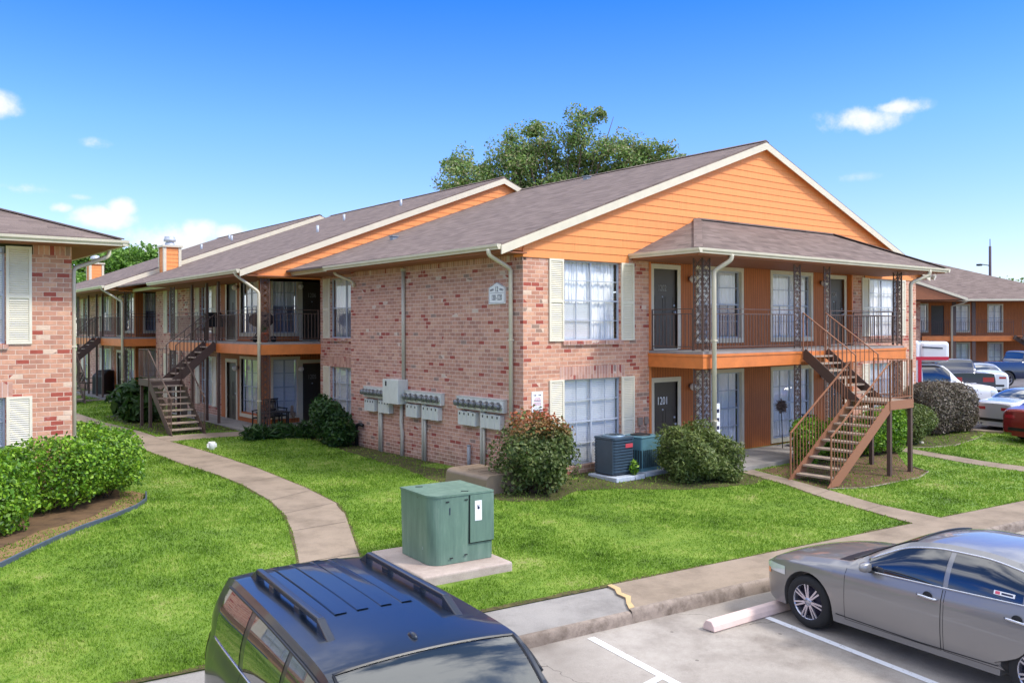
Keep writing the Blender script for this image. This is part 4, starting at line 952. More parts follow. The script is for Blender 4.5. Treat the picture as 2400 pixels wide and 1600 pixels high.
# beds
BEDL=[(-14,3.9),(-14,-2.),(-10.15,-.48),(-9.77,-0.07),(-9.23,0.61),(-8.7,1.22),(-8.15,1.72),(-7.48,2.46),(-7.12,3.03),(-6.93,3.75),(-7.05,4.4),(-6.6,5.2),(-6.4,8.2),(-7.4,9.0),(-8.2,9.0),(-8.2,4.1)]
def edge_strip(L_,w):
    V=[]
    for i,(x,y) in enumerate(L_):
        a=Vector(L_[max(i-1,0)]);b=Vector(L_[min(i+1,len(L_)-1)]); d=(b-a).normalized(); n=Vector((-d.y,d.x))
        k=w*(1+.6*mnoise.noise(Vector((x*2.3,y*2.3,1.))))
        V.append([(x-n.x*.02,y-n.y*.02,ground(x,y)+.009),(x+n.x*k,y+n.y*k,ground(x+n.x*k,y+n.y*k)+.009)])
    return MB().grid(V)
def dens(L_,st=.12):
    q=[]
    for a,b in zip(L_,L_[1:]):
        n=max(1,int(math.hypot(b[0]-a[0],b[1]-a[1])/st)); q+=[(a[0]+(b[0]-a[0])*i/n,a[1]+(b[1]-a[1])*i/n) for i in range(n)]
    return q+[L_[-1]]
tagd(O('soil_edge',edge_strip(dens([(-14,yb(-14)),(-8.0,yb(-8.0))]),.09),EDGES,org=(0,0,0)),kind='structure')
tagd(O('soil_edge',edge_strip(dens([(-6.7,yb(-6.7)),(3.75,yb(3.75))]),.09),EDGES,org=(0,0,0)),kind='structure')
tagd(O('soil_edge',edge_strip(dens([(4.62,yb(4.62)),(11.3,yb(11.3))]),.09),EDGES,org=(0,0,0)),kind='structure')
for L_q in ([(-4.24,13.63),(-4.17,11.46),(-3.93,8.99),(-3.84,7.3),(-3.85,5.55),(-4.08,2.37),(-4.33,0.48),(-4.61,-0.43),(-5.06,-1.51),(-5.5,-2.56),(-6.1,-4.0),(-6.7,yb(-6.7))],[(-7.3,-4.4),(-6.54,-2.67),(-6.25,-1.94),(-5.89,-.99),(-5.53,.18),(-5.23,1.5),(-4.97,3.72),(-4.95,5.22),(-5.0,6.51),(-5.08,7.77),(-5.14,8.98),(-5.18,10.31)],[(5.25,-1.6),(5.13,-2.45),(4.95,-3.4),(4.43,-4.8),(3.75,yb(3.75))][::-1],[(4.62,yb(4.62)),(4.83,-5.64),(5.32,-4.26),(5.57,-2.87)][::-1]):
    tagd(O('soil_edge',edge_strip(dens(L_q),.045),EDGES,org=(0,0,0)),kind='structure')
B1=sheet('soil_bed',BEDL,gz(.006),STRAW,.5,0,wob=.03)[1]
B1b=sheet('soil_bed',[(-14,3.9),(-14,-.6),(-10.1,.5),(-9.3,1.5),(-8.4,2.1),(-7.9,2.7),(-7.5,3.6),(-7.2,5.),(-7.,8.6),(-8.2,8.6),(-8.2,4.1)],gz(.011),SOIL,.5,0,wob=.09)[1]
B2=sheet('soil_bed',[(.0,0),(4.2,-.02),(4.2,-2.0),(5.1,-2.1),(5.05,-2.75),(4.34,-2.87),(3.49,-2.7),(2.52,-2.4),(1.81,-2.0),(1.24,-1.55),(.4,-1.25),(-.58,-1.75),(-1.3,-1.35),(-1.75,-.7),(-1.5,1.2),(-1.15,3.1),(-.95,5.2),(-.75,7.2),(-.5,9.2),(-1.5,10.6),(.4,10.8),(.4,8),(0,7.9)],gz(.007),MULCH,.4,0,wob=.1)[1]
B3=sheet('soil_bed',[(5.8,-2.0),(5.62,-2.9),(5.4,-4.0),(6.3,-4.45),(8.5,-4.55),(9.5,-4.3),(9.85,-3.6),(11.6,-2.4),(11.9,-1.8)],gz(.007),SOIL,.4,0,wob=.04)[1]
B4=sheet('soil_bed',[(12.6,-1.0),(12.65,-2.3),(13.3,-2.55),(14.3,-2.75),(16.3,-2.5),(17.6,-2.2),(18.2,-1.2),(17.6,-.0),(12.6,0)],gz(.007),MULCH,.4,0,wob=.05)[1]
B5=sheet('soil_bed',[(-1.6,12.6),(-4.0,12.9),(-4.1,16.),(-4.0,20),(-1.7,20)],gz(.006),MULCH,.5,0,wob=.15)[1]
LOT2=[(17.75,-1.75),(18.6,-2.9),(20.5,-4.6),(27,-8.2),(120,-8.2),(120,90),(24,90),(23,12),(19.5,3)]
sheet('car_park',LOT2,gz(.01),concrete('asphalt',srgb(112,108,112),srgb(88,84,88),.8,.3),1.2)
e2=MB(); pts=[(19.5,3),(17.75,-1.75),(18.6,-2.9),(20.5,-4.6),(27,-8.2)]
e2.tube([(x,y,ground(x,y)+.03) for x,y in pts],.07,6,sm=False); tagd(O('kerb',e2,CONC,org=(0,0,0)),kind='structure')
def edging(pts,h,w,mat,lab,nm='garden_edging'):
    mb=MB(); V=[]
    q=[]
    for a,b in zip(pts,pts[1:]):
        for i in range(4): q.append((a[0]+(b[0]-a[0])*i/4,a[1]+(b[1]-a[1])*i/4))
    q.append(pts[-1])
    for i,(x,y) in enumerate(q):
        a=Vector(q[max(i-1,0)]);b=Vector(q[min(i+1,len(q)-1)]); d=(b-a).normalized(); n=Vector((-d.y,d.x))*w/2; z=ground(x,y)
        V.append([(x-n.x,y-n.y,z-.05),(x-n.x,y-n.y,z+h),(x,y,z+h+.01),(x+n.x,y+n.y,z+h),(x+n.x,y+n.y,z-.05)])
    mb.grid(V,False); tagd(O(nm,mb,mat,org=(pts[0][0],pts[0][1],ground(*pts[0]))),lab,'garden edging')
EDG=plain('dark_plastic_edging',srgb(74,84,96),.4,var=.15)
edging([(-12,-1.35),(-10.15,-0.5),(-9.77,-0.07),(-9.23,0.61),(-8.7,1.22),(-8.15,1.72),(-7.48,2.46),(-7.15,3.03),(-6.95,3.75)],.07,.035,EDG,'dark plastic lawn edging curving around the hedge bed at left')
edging([(5.45,-4.1),(6.3,-4.5),(8.5,-4.6),(9.5,-4.35),(9.9,-3.62)],.02,.025,KERB,'thin pale edging strip around the soil bed under the front stairs')
edging([(12.7,-2.35),(13.3,-2.6),(14.3,-2.8),(16.3,-2.55),(17.6,-2.25)],.02,.025,KERB,'thin pale edging strip in front of the grey clipped hedge')
# ---------------------------------------------------------------- grass blades
EXC=[P1,P2,P3,P4,P5,P6,B1b,LOT2,[(-.1,-.02),(17.6,-.02),(17.6,11),(20,11),(20,45),(-2.0,45),(-2.0,24.7),(-1.7,24.7),(-1.7,10.8),(.45,10.8),(.45,8),(-.1,8)],[(-8.2,4.1),(-8.2,18.2),(-30,18.2),(-30,4.1)]]
def grass():
    n=900000; u=rng.random(n)
    d=4.2*(60/4.2)**u                                 # log-uniform distance: denser near the viewer's side of the lawn
    th=rng.uniform(-.62,.62,n)
    fx,fy=.6217,.7832; rx,ry=.7832,-.6217
    X=CAMX+d*(fx*np.cos(th)+rx*np.sin(th)); Y=CAMY+d*(fy*np.cos(th)+ry*np.sin(th))
    ok=(Y>(-6.5-.108*X)+.02)&(Y>-30)
    for p in EXC: ok&=~inpoly(X,Y,p)
    # thin in the beds
    for p,f in ((B1,.5),(B2,.22),(B4,.3),(B3,.3),(B5,.35)):
        m=inpoly(X,Y,p); ok&=~(m&(rng.random(n)>f))
    ok&=~((X>-5.5)&(X<-3.95)&(Y>-4.75)&(Y<-2.95))
    X=X[ok];Y=Y[ok];d=d[ok];n=len(X)
    patch=np.array([mnoise.noise(Vector((x*.6,y*.6,5.)))for x,y in zip(X[::1],Y[::1])]) if n<10 else np.sin(X*1.3+np.sin(Y*1.7)*1.5)*np.cos(Y*1.1+X*.6)
    w=np.clip(.0016*d,.007,.05)*rng.uniform(.7,1.3,n); h=np.clip(.026+.0008*d,.03,.055)*rng.uniform(.5,1.35,n)*(1+.22*patch)
    a=rng.uniform(0,2*np.pi,n); ln=rng.uniform(.1,.75,n)*h; la=rng.uniform(0,2*np.pi,n)
    Z=groundv(X,Y)-.004
    dx,dy=np.cos(a)*w/2,np.sin(a)*w/2
    V=np.empty((n,3,3)); V[:,0]=np.stack([X-dx,Y-dy,Z],1); V[:,1]=np.stack([X+dx,Y+dy,Z],1); V[:,2]=np.stack([X+np.cos(la)*ln,Y+np.sin(la)*ln,Z+h],1)
    me=npmesh('grass',V.reshape(-1,3),np.arange(3*n).reshape(-1,3),BLADE)
    o=put('grass',me,Matrix()); tagd(o,'short bright green lawn grass','grass',kind='stuff'); print('blades',n)
grass()
# ---------------------------------------------------------------- leaves
def leafcloud(blobs,n,size,up=.3,shell=.55,elong=1.7,droop=0,seed=0,flat=0,bumps=.16,bscale=1.6,stray=.05):
    """blobs=(cx,cy,cz,rx,ry,rz[,power]) ; returns verts, faces"""
    r=np.random.default_rng(seed+5); vol=np.array([b[3]*b[4]+b[3]*b[5]+b[4]*b[5] for b in blobs]); cnt=(n*vol/vol.sum()).astype(int); C=[];Nn=[]
    for b,k in zip(blobs,cnt):
        d=r.normal(size=(k,3)); d/=np.linalg.norm(d,axis=1)[:,None]; p=b[6] if len(b)>6 else 2.
        if p!=2: d/= (np.abs(d)**p).sum(1)[:,None]**(1/p)
        nn=np.array([mnoise.noise(Vector((q[0]*b[3]*bscale+b[0],q[1]*b[4]*bscale+b[1],q[2]*b[5]*bscale+b[2]))) for q in d])
        rad=1-shell*r.random(k)**1.8; rad=rad*(1+bumps*2*nn); rad*=np.where(r.random(k)<stray,r.uniform(1.03,1.16,k),1)
        c=d*rad[:,None]*np.array(b[3:6])+np.array(b[:3]); C.append(c); Nn.append(d)
    C=np.concatenate(C);D=np.concatenate(Nn); m=len(C)
    nrm=D*.7+r.normal(size=(m,3))*.75+np.array([0,0,up]); nrm/=np.linalg.norm(nrm,axis=1)[:,None]
    t=np.cross(nrm,r.normal(size=(m,3))); t/=np.linalg.norm(t,axis=1)[:,None]; b2=np.cross(nrm,t)
    s=(size*r.uniform(.6,1.35,m))[:,None]
    V=np.empty((m,4,3)); V[:,0]=C-t*s*elong*.5; V[:,1]=C+b2*s*.5+nrm*s*.12; V[:,2]=C+t*s*elong*.5; V[:,3]=C-b2*s*.5+nrm*s*.12
    return V.reshape(-1,3),np.arange(4*m).reshape(-1,4)
def twigs(base,blobs,n,r0=.02,seed=1,mat=None,k=4):
    r=random.Random(seed); mb=MB()
    for i in range(n):
        b=r.choice(blobs); q=Vector((b[0]+b[3]*r.uniform(-.75,.75),b[1]+b[4]*r.uniform(-.75,.75),b[2]+b[5]*r.uniform(-.3,.8)))
        p0=Vector(base)+Vector((r.uniform(-.12,.12),r.uniform(-.12,.12),0)) if len(blobs)==1 else Vector((b[0]+r.uniform(-.25,.25)*b[3],b[1]+r.uniform(-.25,.25)*b[4],ground(b[0],b[1])-.02))
        P=[p0.lerp(q,j/k)+Vector((r.uniform(-.06,.06),r.uniform(-.06,.06),0))*(1 if 0<j<k else 0) for j in range(k+1)]
        mb.tube(P,[r0*(1-.8*j/k) for j in range(k+1)],5)
    return mb
def bush(name,label,blobs,n,size,mat,tw=14,group=None,cat='bush',seed=0,r0=.018,**k):
    b0=blobs[0]; base=(b0[0],b0[1],ground(b0[0],b0[1]))
    t=thing(name,label,cat,base,group)
    V,F=leafcloud(blobs,n,size,seed=seed,**k); V=V-np.array(base)
    zmin=min(ground(b[0],b[1]) for b in blobs)+.03-base[2]; V[:,2]=np.maximum(V[:,2],zmin)
    put('foliage',npmesh('foliage',V,F,mat),T(base),t)
    O('branches',twigs(base,blobs,tw,r0,seed),BARK,t)
    return t
bush('hedge','bright green glossy hedge rounding the corner of the left brick house',[(-8.75,3.2,.72,1.0,.75,.62,2.6),(-7.75,4.1,.7,.75,1.0,.6,2.6),(-7.45,5.6,.68,.7,1.2,.6,2.6),(-7.35,7.2,.66,.65,1.1,.58,2.6)],26000,.048,LF_HEDGE,60,cat='hedge',shell=.4,seed=1,r0=.014)
bush('hedge','bright green hedge at the far left edge, nearer than the others',[(-10.25,1.9,.62,.85,.85,.66,2.4),(-9.8,2.75,.66,.7,.6,.6,2.4)],14000,.05,LF_HEDGE,30,cat='hedge',shell=.4,seed=2,r0=.014)
bush('photinia_bush','rounded shrub with red new leaves on top at the brick corner',[(-.43,-.88,.74,.77,.72,.72,2.6),(-.2,-1.1,.85,.5,.5,.66)],12000,.05,LF_RED,30,shell=.6,bumps=.28,bscale=2.2,stray=.12,seed=3)
bush('juniper_bush','wide dark olive clipped shrub in front of the teal air conditioner',[(3.45,-1.9,.52,.72,.72,.64),(4.05,-2.1,.36,.6,.6,.55)],20000,.032,LF_JUN,24,elong=3.2,shell=.45,seed=4,up=.6,bumps=.3,bscale=1.7,stray=.14)
bush('dark_bush','loose dark green shrub against the brick side wall',[(-.58,8.2,.82,.56,.68,.6),(-.6,7.7,.5,.45,.42,.42)],6500,.06,LF_DARK,26,shell=.7,seed=5,elong=2.4,bumps=.4)
bush('front_hedge','glossy green shrubs growing behind the front stairs',[(7.5,-2.25,.55,.55,.4,.62),(8.9,-2.3,.45,.9,.4,.55),(10.6,-2.35,.55,.9,.45,.62),(11.3,-2.4,.6,.45,.45,.66)],20000,.045,LF_HEDGE,50,cat='hedge',shell=.5,seed=6,r0=.01)
bush('round_bush','small round grey green shrub right of the front downspout',[(13.5,-1.9,.5,.75,.6,.6)],9000,.035,LF_JUN,16,seed=7,shell=.4)
bush('clipped_hedge','large grey brown leafless clipped hedge beside the car park',[(16.3,-1.15,.75,1.1,.7,.82,4),(17.3,-1.3,.7,.8,.7,.8,3.5)],34000,.03,LF_GREY,70,cat='hedge',elong=3.4,shell=.35,seed=8,bumps=.05,r0=.012)
bush('leafy_plant','big leafed dark plant beside the rear landing',[(-3.2,18.2,.75,.7,1.1,.65),(-3.5,17.1,.5,.5,.6,.45)],2100,.2,LF_DARK,20,cat='plant',shell=.8,seed=9,elong=2.6,bumps=.4)
bush('ground_plant','low strappy plants along the patio edge',[(-1.9,10.4,.22,.5,.35,.3),(-1.2,10.2,.25,.5,.35,.3),(-.5,9.8,.25,.45,.4,.3),(.1,9.6,.3,.3,.4,.35)],2200,.05,LF_DARK,20,cat='plant',elong=6,shell=.9,seed=10,up=0)
bush('sprout_plant','little bright green weed beside the round cornered air conditioner',[(2.36,-1.1,.17,.1,.1,.22)],140,.05,LF_HEDGE,4,cat='plant',shell=.9,seed=11,r0=.005)
def tree(name,label,base,trunk_h,blobs,n,size,mat,r0=.25,seed=0,nb=30,group=None,**k):
    t=thing(name,label,'tree',base,group); base=Vector(base); r=random.Random(seed)
    V,F=leafcloud(blobs,n,size,seed=seed,**k); V=V-np.array(base); put('crown',npmesh('crown',V,F,mat),T(base),t)
    top=base+Vector((0,0,trunk_h)); mb=MB().tube([base-Vector((0,0,.2)),base+Vector((.1,0,trunk_h*.5)),top],[r0,r0*.8,r0*.7],10)
    for i in range(nb):
        b=blobs[i%len(blobs)]; q=Vector(b[:3])+Vector((r.uniform(-.8,.8)*b[3],r.uniform(-.8,.8)*b[4],r.uniform(-.4,.95)*b[5]))
        s=base.lerp(top,r.uniform(.75,1)); m=s.lerp(q,.5)+Vector((0,0,-.08*(q-s).length))
        mb.tube([s,s.lerp(m,.5),m,m.lerp(q,.5),q],[r0*.38,r0*.3,r0*.2,r0*.12,r0*.04],5)
    O('trunk',mb,BARK,t); return t
tr=[]; rr=random.Random(9)
for i in range(105):
    u=rr.uniform(-.84,1); h=rr.random()**.8; a=u*7.2
    z=8.8+h*7.6*(1-.6*abs(u)**2.)+(.6*math.sin(u*9)) ; tr.append((24.4+a*.7832+rr.uniform(-2.4,2.4)*.62,26.2-a*.6217+rr.uniform(-2.4,2.4)*.78,z,rr.uniform(.7,1.5),rr.uniform(.7,1.5),rr.uniform(.5,1.)))
for i in range(26):
    u=rr.uniform(-.88,-.35); tr.append((24.4+u*7.2*.7832+rr.uniform(-1,1),26.2-u*7.2*.6217+rr.uniform(-1,1),rr.uniform(10.2,15.2+2.2*u),rr.uniform(.6,1.2),rr.uniform(.6,1.2),rr.uniform(.4,.8)))
    u=rr.uniform(.3,1.0); tr.append((24.4+u*7.2*.7832+rr.uniform(-1,1),26.2-u*7.2*.6217+rr.uniform(-1,1),rr.uniform(11.5,17.3-3.2*u),rr.uniform(.6,1.2),rr.uniform(.6,1.2),rr.uniform(.4,.8)))
tree('oak_tree','large open crowned tree rising behind the main roof',(24.4,26.2,.2),7.5,tr,96000,.11,LF_TREE,.4,3,90,shell=.95,bumps=.5,bscale=.7)
def far(px,D): a=(px-1200)/2044*D; return (CAMX+D*.6217+a*.7832,CAMY+D*.7832-a*.6217)
for i,(px,h,rx,lab) in enumerate([(195,10.6,3.6,'bright green tree just right of the left house corner in the distance'),(285,11.6,3.2,'taller bright green tree behind the far chimney'),(350,9.6,2.2,'low bright green tree left of the nearer orange chimney'),(470,9.2,2.0,'small distant treetop right of the nearer orange chimney')]):
    x,y=far(px,78)
    bl=[(x+rr.uniform(-1,1)*rx,y+rr.uniform(-1,1)*rx,h*rr.uniform(.5,.93),rx*rr.uniform(.25,.5),rx*.4,h*rr.uniform(.05,.11)) for _ in range(16)]
    tree('leafy_tree',lab,(x,y,.25),4,bl,11000,.2,LF_FAR,.25,20+i,22,shell=.9,bumps=.5,bscale=.6)
# ================================================================ staircases
S1=thing('staircase','rusty brown outdoor stair with two flights and landing at the front balcony','staircase',(6.9,-3.6,-.24))
stair_flight(S1,(8.1,-1.74,FL-.02),(0,-1,0),(1.05,0,0),6,.222,.18,strmats=(STEELD,STEELD),mat=STEEL)
LZ=1.58; GB=ground(6,-3.6)
stair_flight(S1,(8.1,-4.1,LZ),(-1,0,0),(0,1.02,0),9,.265,(LZ-GB)/10,strmats=(STEEL,STEEL))
O('landing',MB().box(8.1,-4.1,LZ-.05,9.15,-3.07,LZ),TREAD,S1)
O('landing_beam',MB().box(8.06,-4.14,LZ-.2,9.19,-4.1,LZ+.015).box(9.15,-4.1,LZ-.2,9.19,-3.03,LZ+.015).box(8.1,-3.07,LZ-.2,9.15,-3.03,LZ-.052),STEEL,S1)
for x,y in ((8.12,-4.08),(9.12,-4.08),(9.12,-3.06),(8.12,-3.06)):
    O('post',MB().box(x-.045,y-.045,ground(x,y)-.05,x+.045,y+.045,LZ-.2 if y<-4 or x>9 else LZ-.06),STEELD,S1)
O('railing',railing_mb((8.1,-4.12,LZ),(9.15,-4.12,LZ),1.0,.115,.09,second=False),STEEL,S1)
O('railing',railing_mb((9.17,-4.1,LZ),(9.17,-3.1,LZ),1.0,.115,.09,second=False),STEEL,S1)
S2=thing('staircase','brown outdoor stair turning down from the side balcony beside the courtyard path','staircase',(-3.3,13.6,.17))
stair_flight(S2,(-1.59,14.68,2.97),(-1,0,0),(0,1.0,0),6,.2,.177,strmats=(STEELD,STEELD),mat=STEELD)
L2=1.73; g2=.12
stair_flight(S2,(-3.78,14.66,L2),(0,-1,0),(1.0,0,0),8,.262,(L2-g2)/9,strmats=(STEELD,STEELD),mat=STEELD)
O('landing',MB().box(-3.78,14.66,L2-.05,-2.8,15.7,L2),TREAD,S2)
O('landing_beam',MB().box(-3.82,14.62,L2-.2,-3.78,15.74,L2+.015).box(-3.78,15.7,L2-.2,-2.8,15.74,L2+.015).box(-3.78,14.62,L2-.2,-2.8,14.66,L2-.05),STEELD,S2)
for x,y in ((-3.74,14.7),(-3.74,15.66),(-2.84,15.66),(-2.84,14.7)): O('post',MB().box(x-.045,y-.045,.1,x+.045,y+.045,L2-.06),STEELD,S2)
O('railing',railing_mb((-3.8,14.7,L2),(-3.8,15.7,L2),1.,.115,second=False),STEELD,S2); O('railing',railing_mb((-3.8,15.72,L2),(-2.8,15.72,L2),1.,.115,second=False),STEELD,S2)
O('kick_panel',MB().box(-2.79,14.0,.55,-2.77,14.6,1.5),STEELD,S2)
S3=copytree(S2,T((-3.3-.39,13.6+13.95,.24))); S3['label']='farthest brown outdoor stair, mostly hidden by the corner of the left house'
for s,g_ in ((S2,0),(S3,0),(S1,0)): s['group']='outdoor stairs up to the balconies'
# ================================================================ utilities on the side wall
MGREY=plain('grey_meter_enamel',srgb(204,206,200),.45,var=.08,scale=5); MGLASS=plain('meter_dome',srgb(110,112,112),.12,.2,var=.25,scale=20,coat=.6); CONDU=plain('painted_conduit',srgb(190,184,170),.5,var=.08)
def meters(u0,groups,lab,zt=1.76):
    """u = -y along the wall; groups = list of (ustart, n meters, boxwidth, nbreakers, lower depth)"""
    y0=-u0; t=thing('meter_bank',lab,'electric meters',FACE_W.copy() if False else T((0,y0,0)),'electric meter banks on the side wall')
    w=groups[-1][0]+groups[-1][2]-u0
    F=FACE_W
    O('meter_channel',MB().cbox(u0,-.13,1.47,u0+w,-.002,zt,.008).xf(F),MGREY,t)
    O('lid_trim',MB().box(u0-.01,-.14,zt,u0+w+.01,-.002,zt+.012).xf(F),MGREY,t)
    for gs,n,gw,nb,_ in groups:
        for i in range(n):
            u=gs+gw*(i+.5)/n
            m=O('meter',MB().lathe([(.088,-.125),(.088,-.165),(.098,-.165),(.098,-.18)],(u,0,1.62),20,'y').xf(F),MGREY,t)
            O('dome',MB().lathe([(.08,-.18),(.078,-.25),(.066,-.275),(.001,-.285)],(u,0,1.62),20,'y').xf(F),MGLASS,m)
        a=gs+.06; bw=(gw-.16)/nb
        for i in range(nb):
            b=O('breaker_box',MB().cbox(a+bw*i+.004,-.15,1.09,a+bw*(i+1)-.004,-.002,1.42-(.012 if i%2 else 0),.008).xf(F),MGREY,t)
            O('latch',MB().box(a+bw*(i+.5)-.018,-.156,1.33,a+bw*(i+.5)+.018,-.15,1.385).xf(F),BLACK,b)
    for c in _cond(groups): O('conduit',MB().tube([(c,-.05,-.05),(c,-.05,1.47)],.038,10).xf(F),CONDU,t)
    return t
def _cond(g): 
    j=g[1][0] if len(g)>1 else g[0][0]+g[0][2]
    return (j-.03,j+.075)
meters(-7.02,[(-7.0,4,.72,4,0),(-6.22,4,.75,4,0)],'grey electric meter bank farthest from the corner, left of the tall box')
meters(-4.78,[(-4.78,3,.72,3,0),(-4.0,4,.9,4,0)],'grey electric meter bank just right of the tall box, in the middle')
meters(-2.41,[(-2.39,4,.88,4,0),(-1.47,4,.9,4,0)],'grey electric meter bank nearest the corner, partly behind the red tipped shrub')
t=thing('junction_box','tall pale grey electric box on the brick side wall between meter banks','electric box',(0,5.2,1.4),)
O('box',MB().cbox(-5.62,-.32,1.40,-4.82,-.002,2.04,.012).xf(FACE_W),MGREY,t); O('latch',MB().box(-5.47,-.327,1.86,-5.40,-.32,1.99).xf(FACE_W),BLACK,t)
O('conduit',MB().tube([(-5.05,-.06,-.05),(-5.03,-.06,.6),(-5.08,-.06,.9),(-5.05,-.06,1.42)],.05,10).xf(FACE_W),CONDU,t); O('conduit',MB().tube([(-4.97,-.05,2.03),(-4.97,-.05,4.95)],.05,10).box(-5.02,-.11,4.92,-4.92,-.0,4.98).xf(FACE_W),CONDU,t)
t=thing('vent_pipe','short grey pipe stub rising beside the tan utility cover','pipe',(0,1.95,0)); O('pipe',MB().tube([(-.09,1.95,-.05),(-.09,1.95,.6)],.045,12).tube([(-.09,1.95,.6),(-.09,1.95,.62)],.052,12),plain('grey_pipe',srgb(150,152,156),.5),t)
t=thing('drain_pipe','black curved drain pipe at the far foot of the side wall','pipe',(0,7.6,0)); O('pipe',MB().tube([(-.08,7.5,.0),(-.08,7.55,.5),(-.08,7.48,.62),(-.08,7.3,.66),(-.08,7.15,.64)],.05,10),BLACK,t)
# signs
t=thing('building_sign','white arched plaque with scrolls reading 12 and 1201 to 1220','sign',(0,.91,3.95))
ol=[(-1.22,3.95),(-.61,3.95),(-.61,4.33),(-.66,4.35),(-.74,4.37),(-.82,4.41),(-.90,4.44),(-.93,4.44),(-1.01,4.41),(-1.09,4.37),(-1.17,4.35),(-1.22,4.33)]
O('board',MB().prism(ol,'y',-.035,-.004).xf(FACE_W),WHITE,t)
NAVY=plain('navy_lettering',srgb(40,44,70),.5,var=0)
def outline(pts,off,w=.006):
    cx=sum(p[0] for p in pts)/len(pts);cz=sum(p[1] for p in pts)/len(pts); mb=MB(); q=[(cx+(a-cx)*off,cz+(b-cz)*off) for a,b in pts]
    for a,b in zip(q,q[1:]+q[:1]): mb.bar((a[0],-.0365,a[1]),(b[0],-.0365,b[1]),w,.003,up=(0,1,0))
    return mb
O('border',outline(ol,.93).bar((-1.17,-.0365,4.2),(-.66,-.0365,4.2),.006,.003,up=(0,1,0)).xf(FACE_W),NAVY,t)
put('lettering',text_mesh('12',.15,NAVY,.002),FACE_W@T((-.915,-.037,4.28))@Matrix.Diagonal((.85,1,1.1,1)),t)
put('lettering',text_mesh('1201-1220',.125,NAVY,.002),FACE_W@T((-.915,-.037,4.09))@Matrix.Diagonal((.72,1,1.45,1)),t)
mb=MB()
for s in (-1,1):
    for k in range(3):
        c=(-.915+s*(.13+k*.045),4.275-.008*k); mb.tube([(c[0]+s*.028*(1-i/9*.7)*math.cos(i*.8),-.037,c[1]+.028*(1-i/9*.7)*math.sin(i*.8)) for i in range(10)],.0045,4)
O('scrollwork',mb.xf(FACE_W),NAVY,t)
REDT=plain('red_lettering',srgb(190,50,90),.6,var=0); PURP=plain('dark_lettering',srgb(70,40,70),.6,var=0)
def notice(x,y,z,w,h,lab):
    t=thing('notice_sign',lab,'sign',(x,y,z)); u=w/.33
    O('board',MB().box(x,y-.012,z,x+w,y-.003,z+h),WHITE,t)
    cx=x+w/2; yy=y-.013
    def tx(s,size,zz,m,sx=1.): put('lettering',text_mesh(s,size*u,m,.0008),T((cx,yy,z+h*zz))@Matrix.Diagonal((sx,1,1,1)),t)
    tx('TOWING',.036,.68,REDT,1.1); tx('ENFORCED',.036,.61,REDT,1.1); tx('UNAUTHORIZED',.028,.48,REDT,1.0); tx('VEHICLES WILL BE',.026,.42,REDT,.95); tx('TOWED AWAY',.03,.36,REDT,1.); tx('OWNER EXPENSE',.02,.25,PURP,1.)
    b=MB().box(cx-.1*u,yy-.001,z+h*.55,cx+.1*u,yy,z+h*.573).box(x+.04*u,yy-.001,z+h*.09,x+w-.04*u,yy,z+h*.1).box(x+.04*u,yy-.001,z+h*.17,x+w-.04*u,yy,z+h*.18).box(x+.04*u,yy-.001,z+h*.1,x+.05*u,yy,z+h*.17).box(x+w-.05*u,yy-.001,z+h*.1,x+w-.04*u,yy,z+h*.17)
    # little tow truck pictograms
    for s in (-.07,.07):
        b.box(cx+(s-.04)*u,yy-.001,z+h*.81,cx+(s+.035)*u,yy,z+h*.825).box(cx+(s+.0)*u,yy-.001,z+h*.825,cx+(s+.035)*u,yy,z+h*.86).bar((cx+(s-.0)*u,yy,z+h*.82),(cx+(s-.045)*u,yy,z+h*.87),.006,.002,up=(0,1,0))
    O('pictogram',b,PURP,t); tx('TOW AWAY',.028,.135,PURP,.9)
notice(.23,0,1.49,.33,.48,'white towing notice with red lettering on the brick left of the lower window')
notice(17.02,0,1.35,.33,.48,'white towing notice with red lettering at the right brick corner, near the car park')
# electric sockets under wing
t=thing('outlet_box','pair of weathered grey outlet boxes on brick beside door 1201','electric box',(3.75,0,.95)); O('box',MB().cbox(3.62,-.05,.98,3.78,-.002,1.18,.006).cbox(3.86,-.05,1.0,3.99,-.002,1.18,.006).tube([(3.7,-.03,.5),(3.7,-.03,1.0)],.012,6).tube([(3.92,-.03,.5),(3.92,-.03,1.)],.012,6),plain('weathered_box',srgb(140,122,108),.7),t)
# ================================================================ transformer, vault, air conditioners
TG=None
def greenmat():
    m,t,p=newmat('transformer_green'); tc=N(t,'ShaderNodeTexCoord'); mp=N(t,'ShaderNodeMapping',inp={'Scale':(5,5,.8)}); lk(t,tc.outputs['Object'],mp.inputs[0])
    n=N(t,'ShaderNodeTexNoise',inp={'Scale':1.6,'Detail':8.,'Roughness':.65}); lk(t,mp.outputs[0],n.inputs['Vector'])
    c=ramp(t,n.outputs[0],[(.3,srgb(88,112,99)),(.55,srgb(104,130,114)),(.75,srgb(128,148,132))])
    s=N(t,'ShaderNodeTexNoise',inp={'Scale':16.,'Detail':3.}); lk(t,tc.outputs['Object'],s.inputs['Vector'])
    c=mixc(t,mth(t,'GREATER_THAN',s.outputs[0],.745),c,srgb(66,72,60))
    lk(t,c,p.inputs['Base Color']); p.inputs['Roughness'].default_value=.42; p.inputs['Specular IOR Level'].default_value=.4; return m
TG=greenmat()
tc0=(-4.62,-3.78,-.10); TRM=T(tc0)@Matrix.Rotation(R(-5),4,'Z')
t=thing('transformer','large green metal transformer cabinet standing on the concrete pad','transformer',TRM)
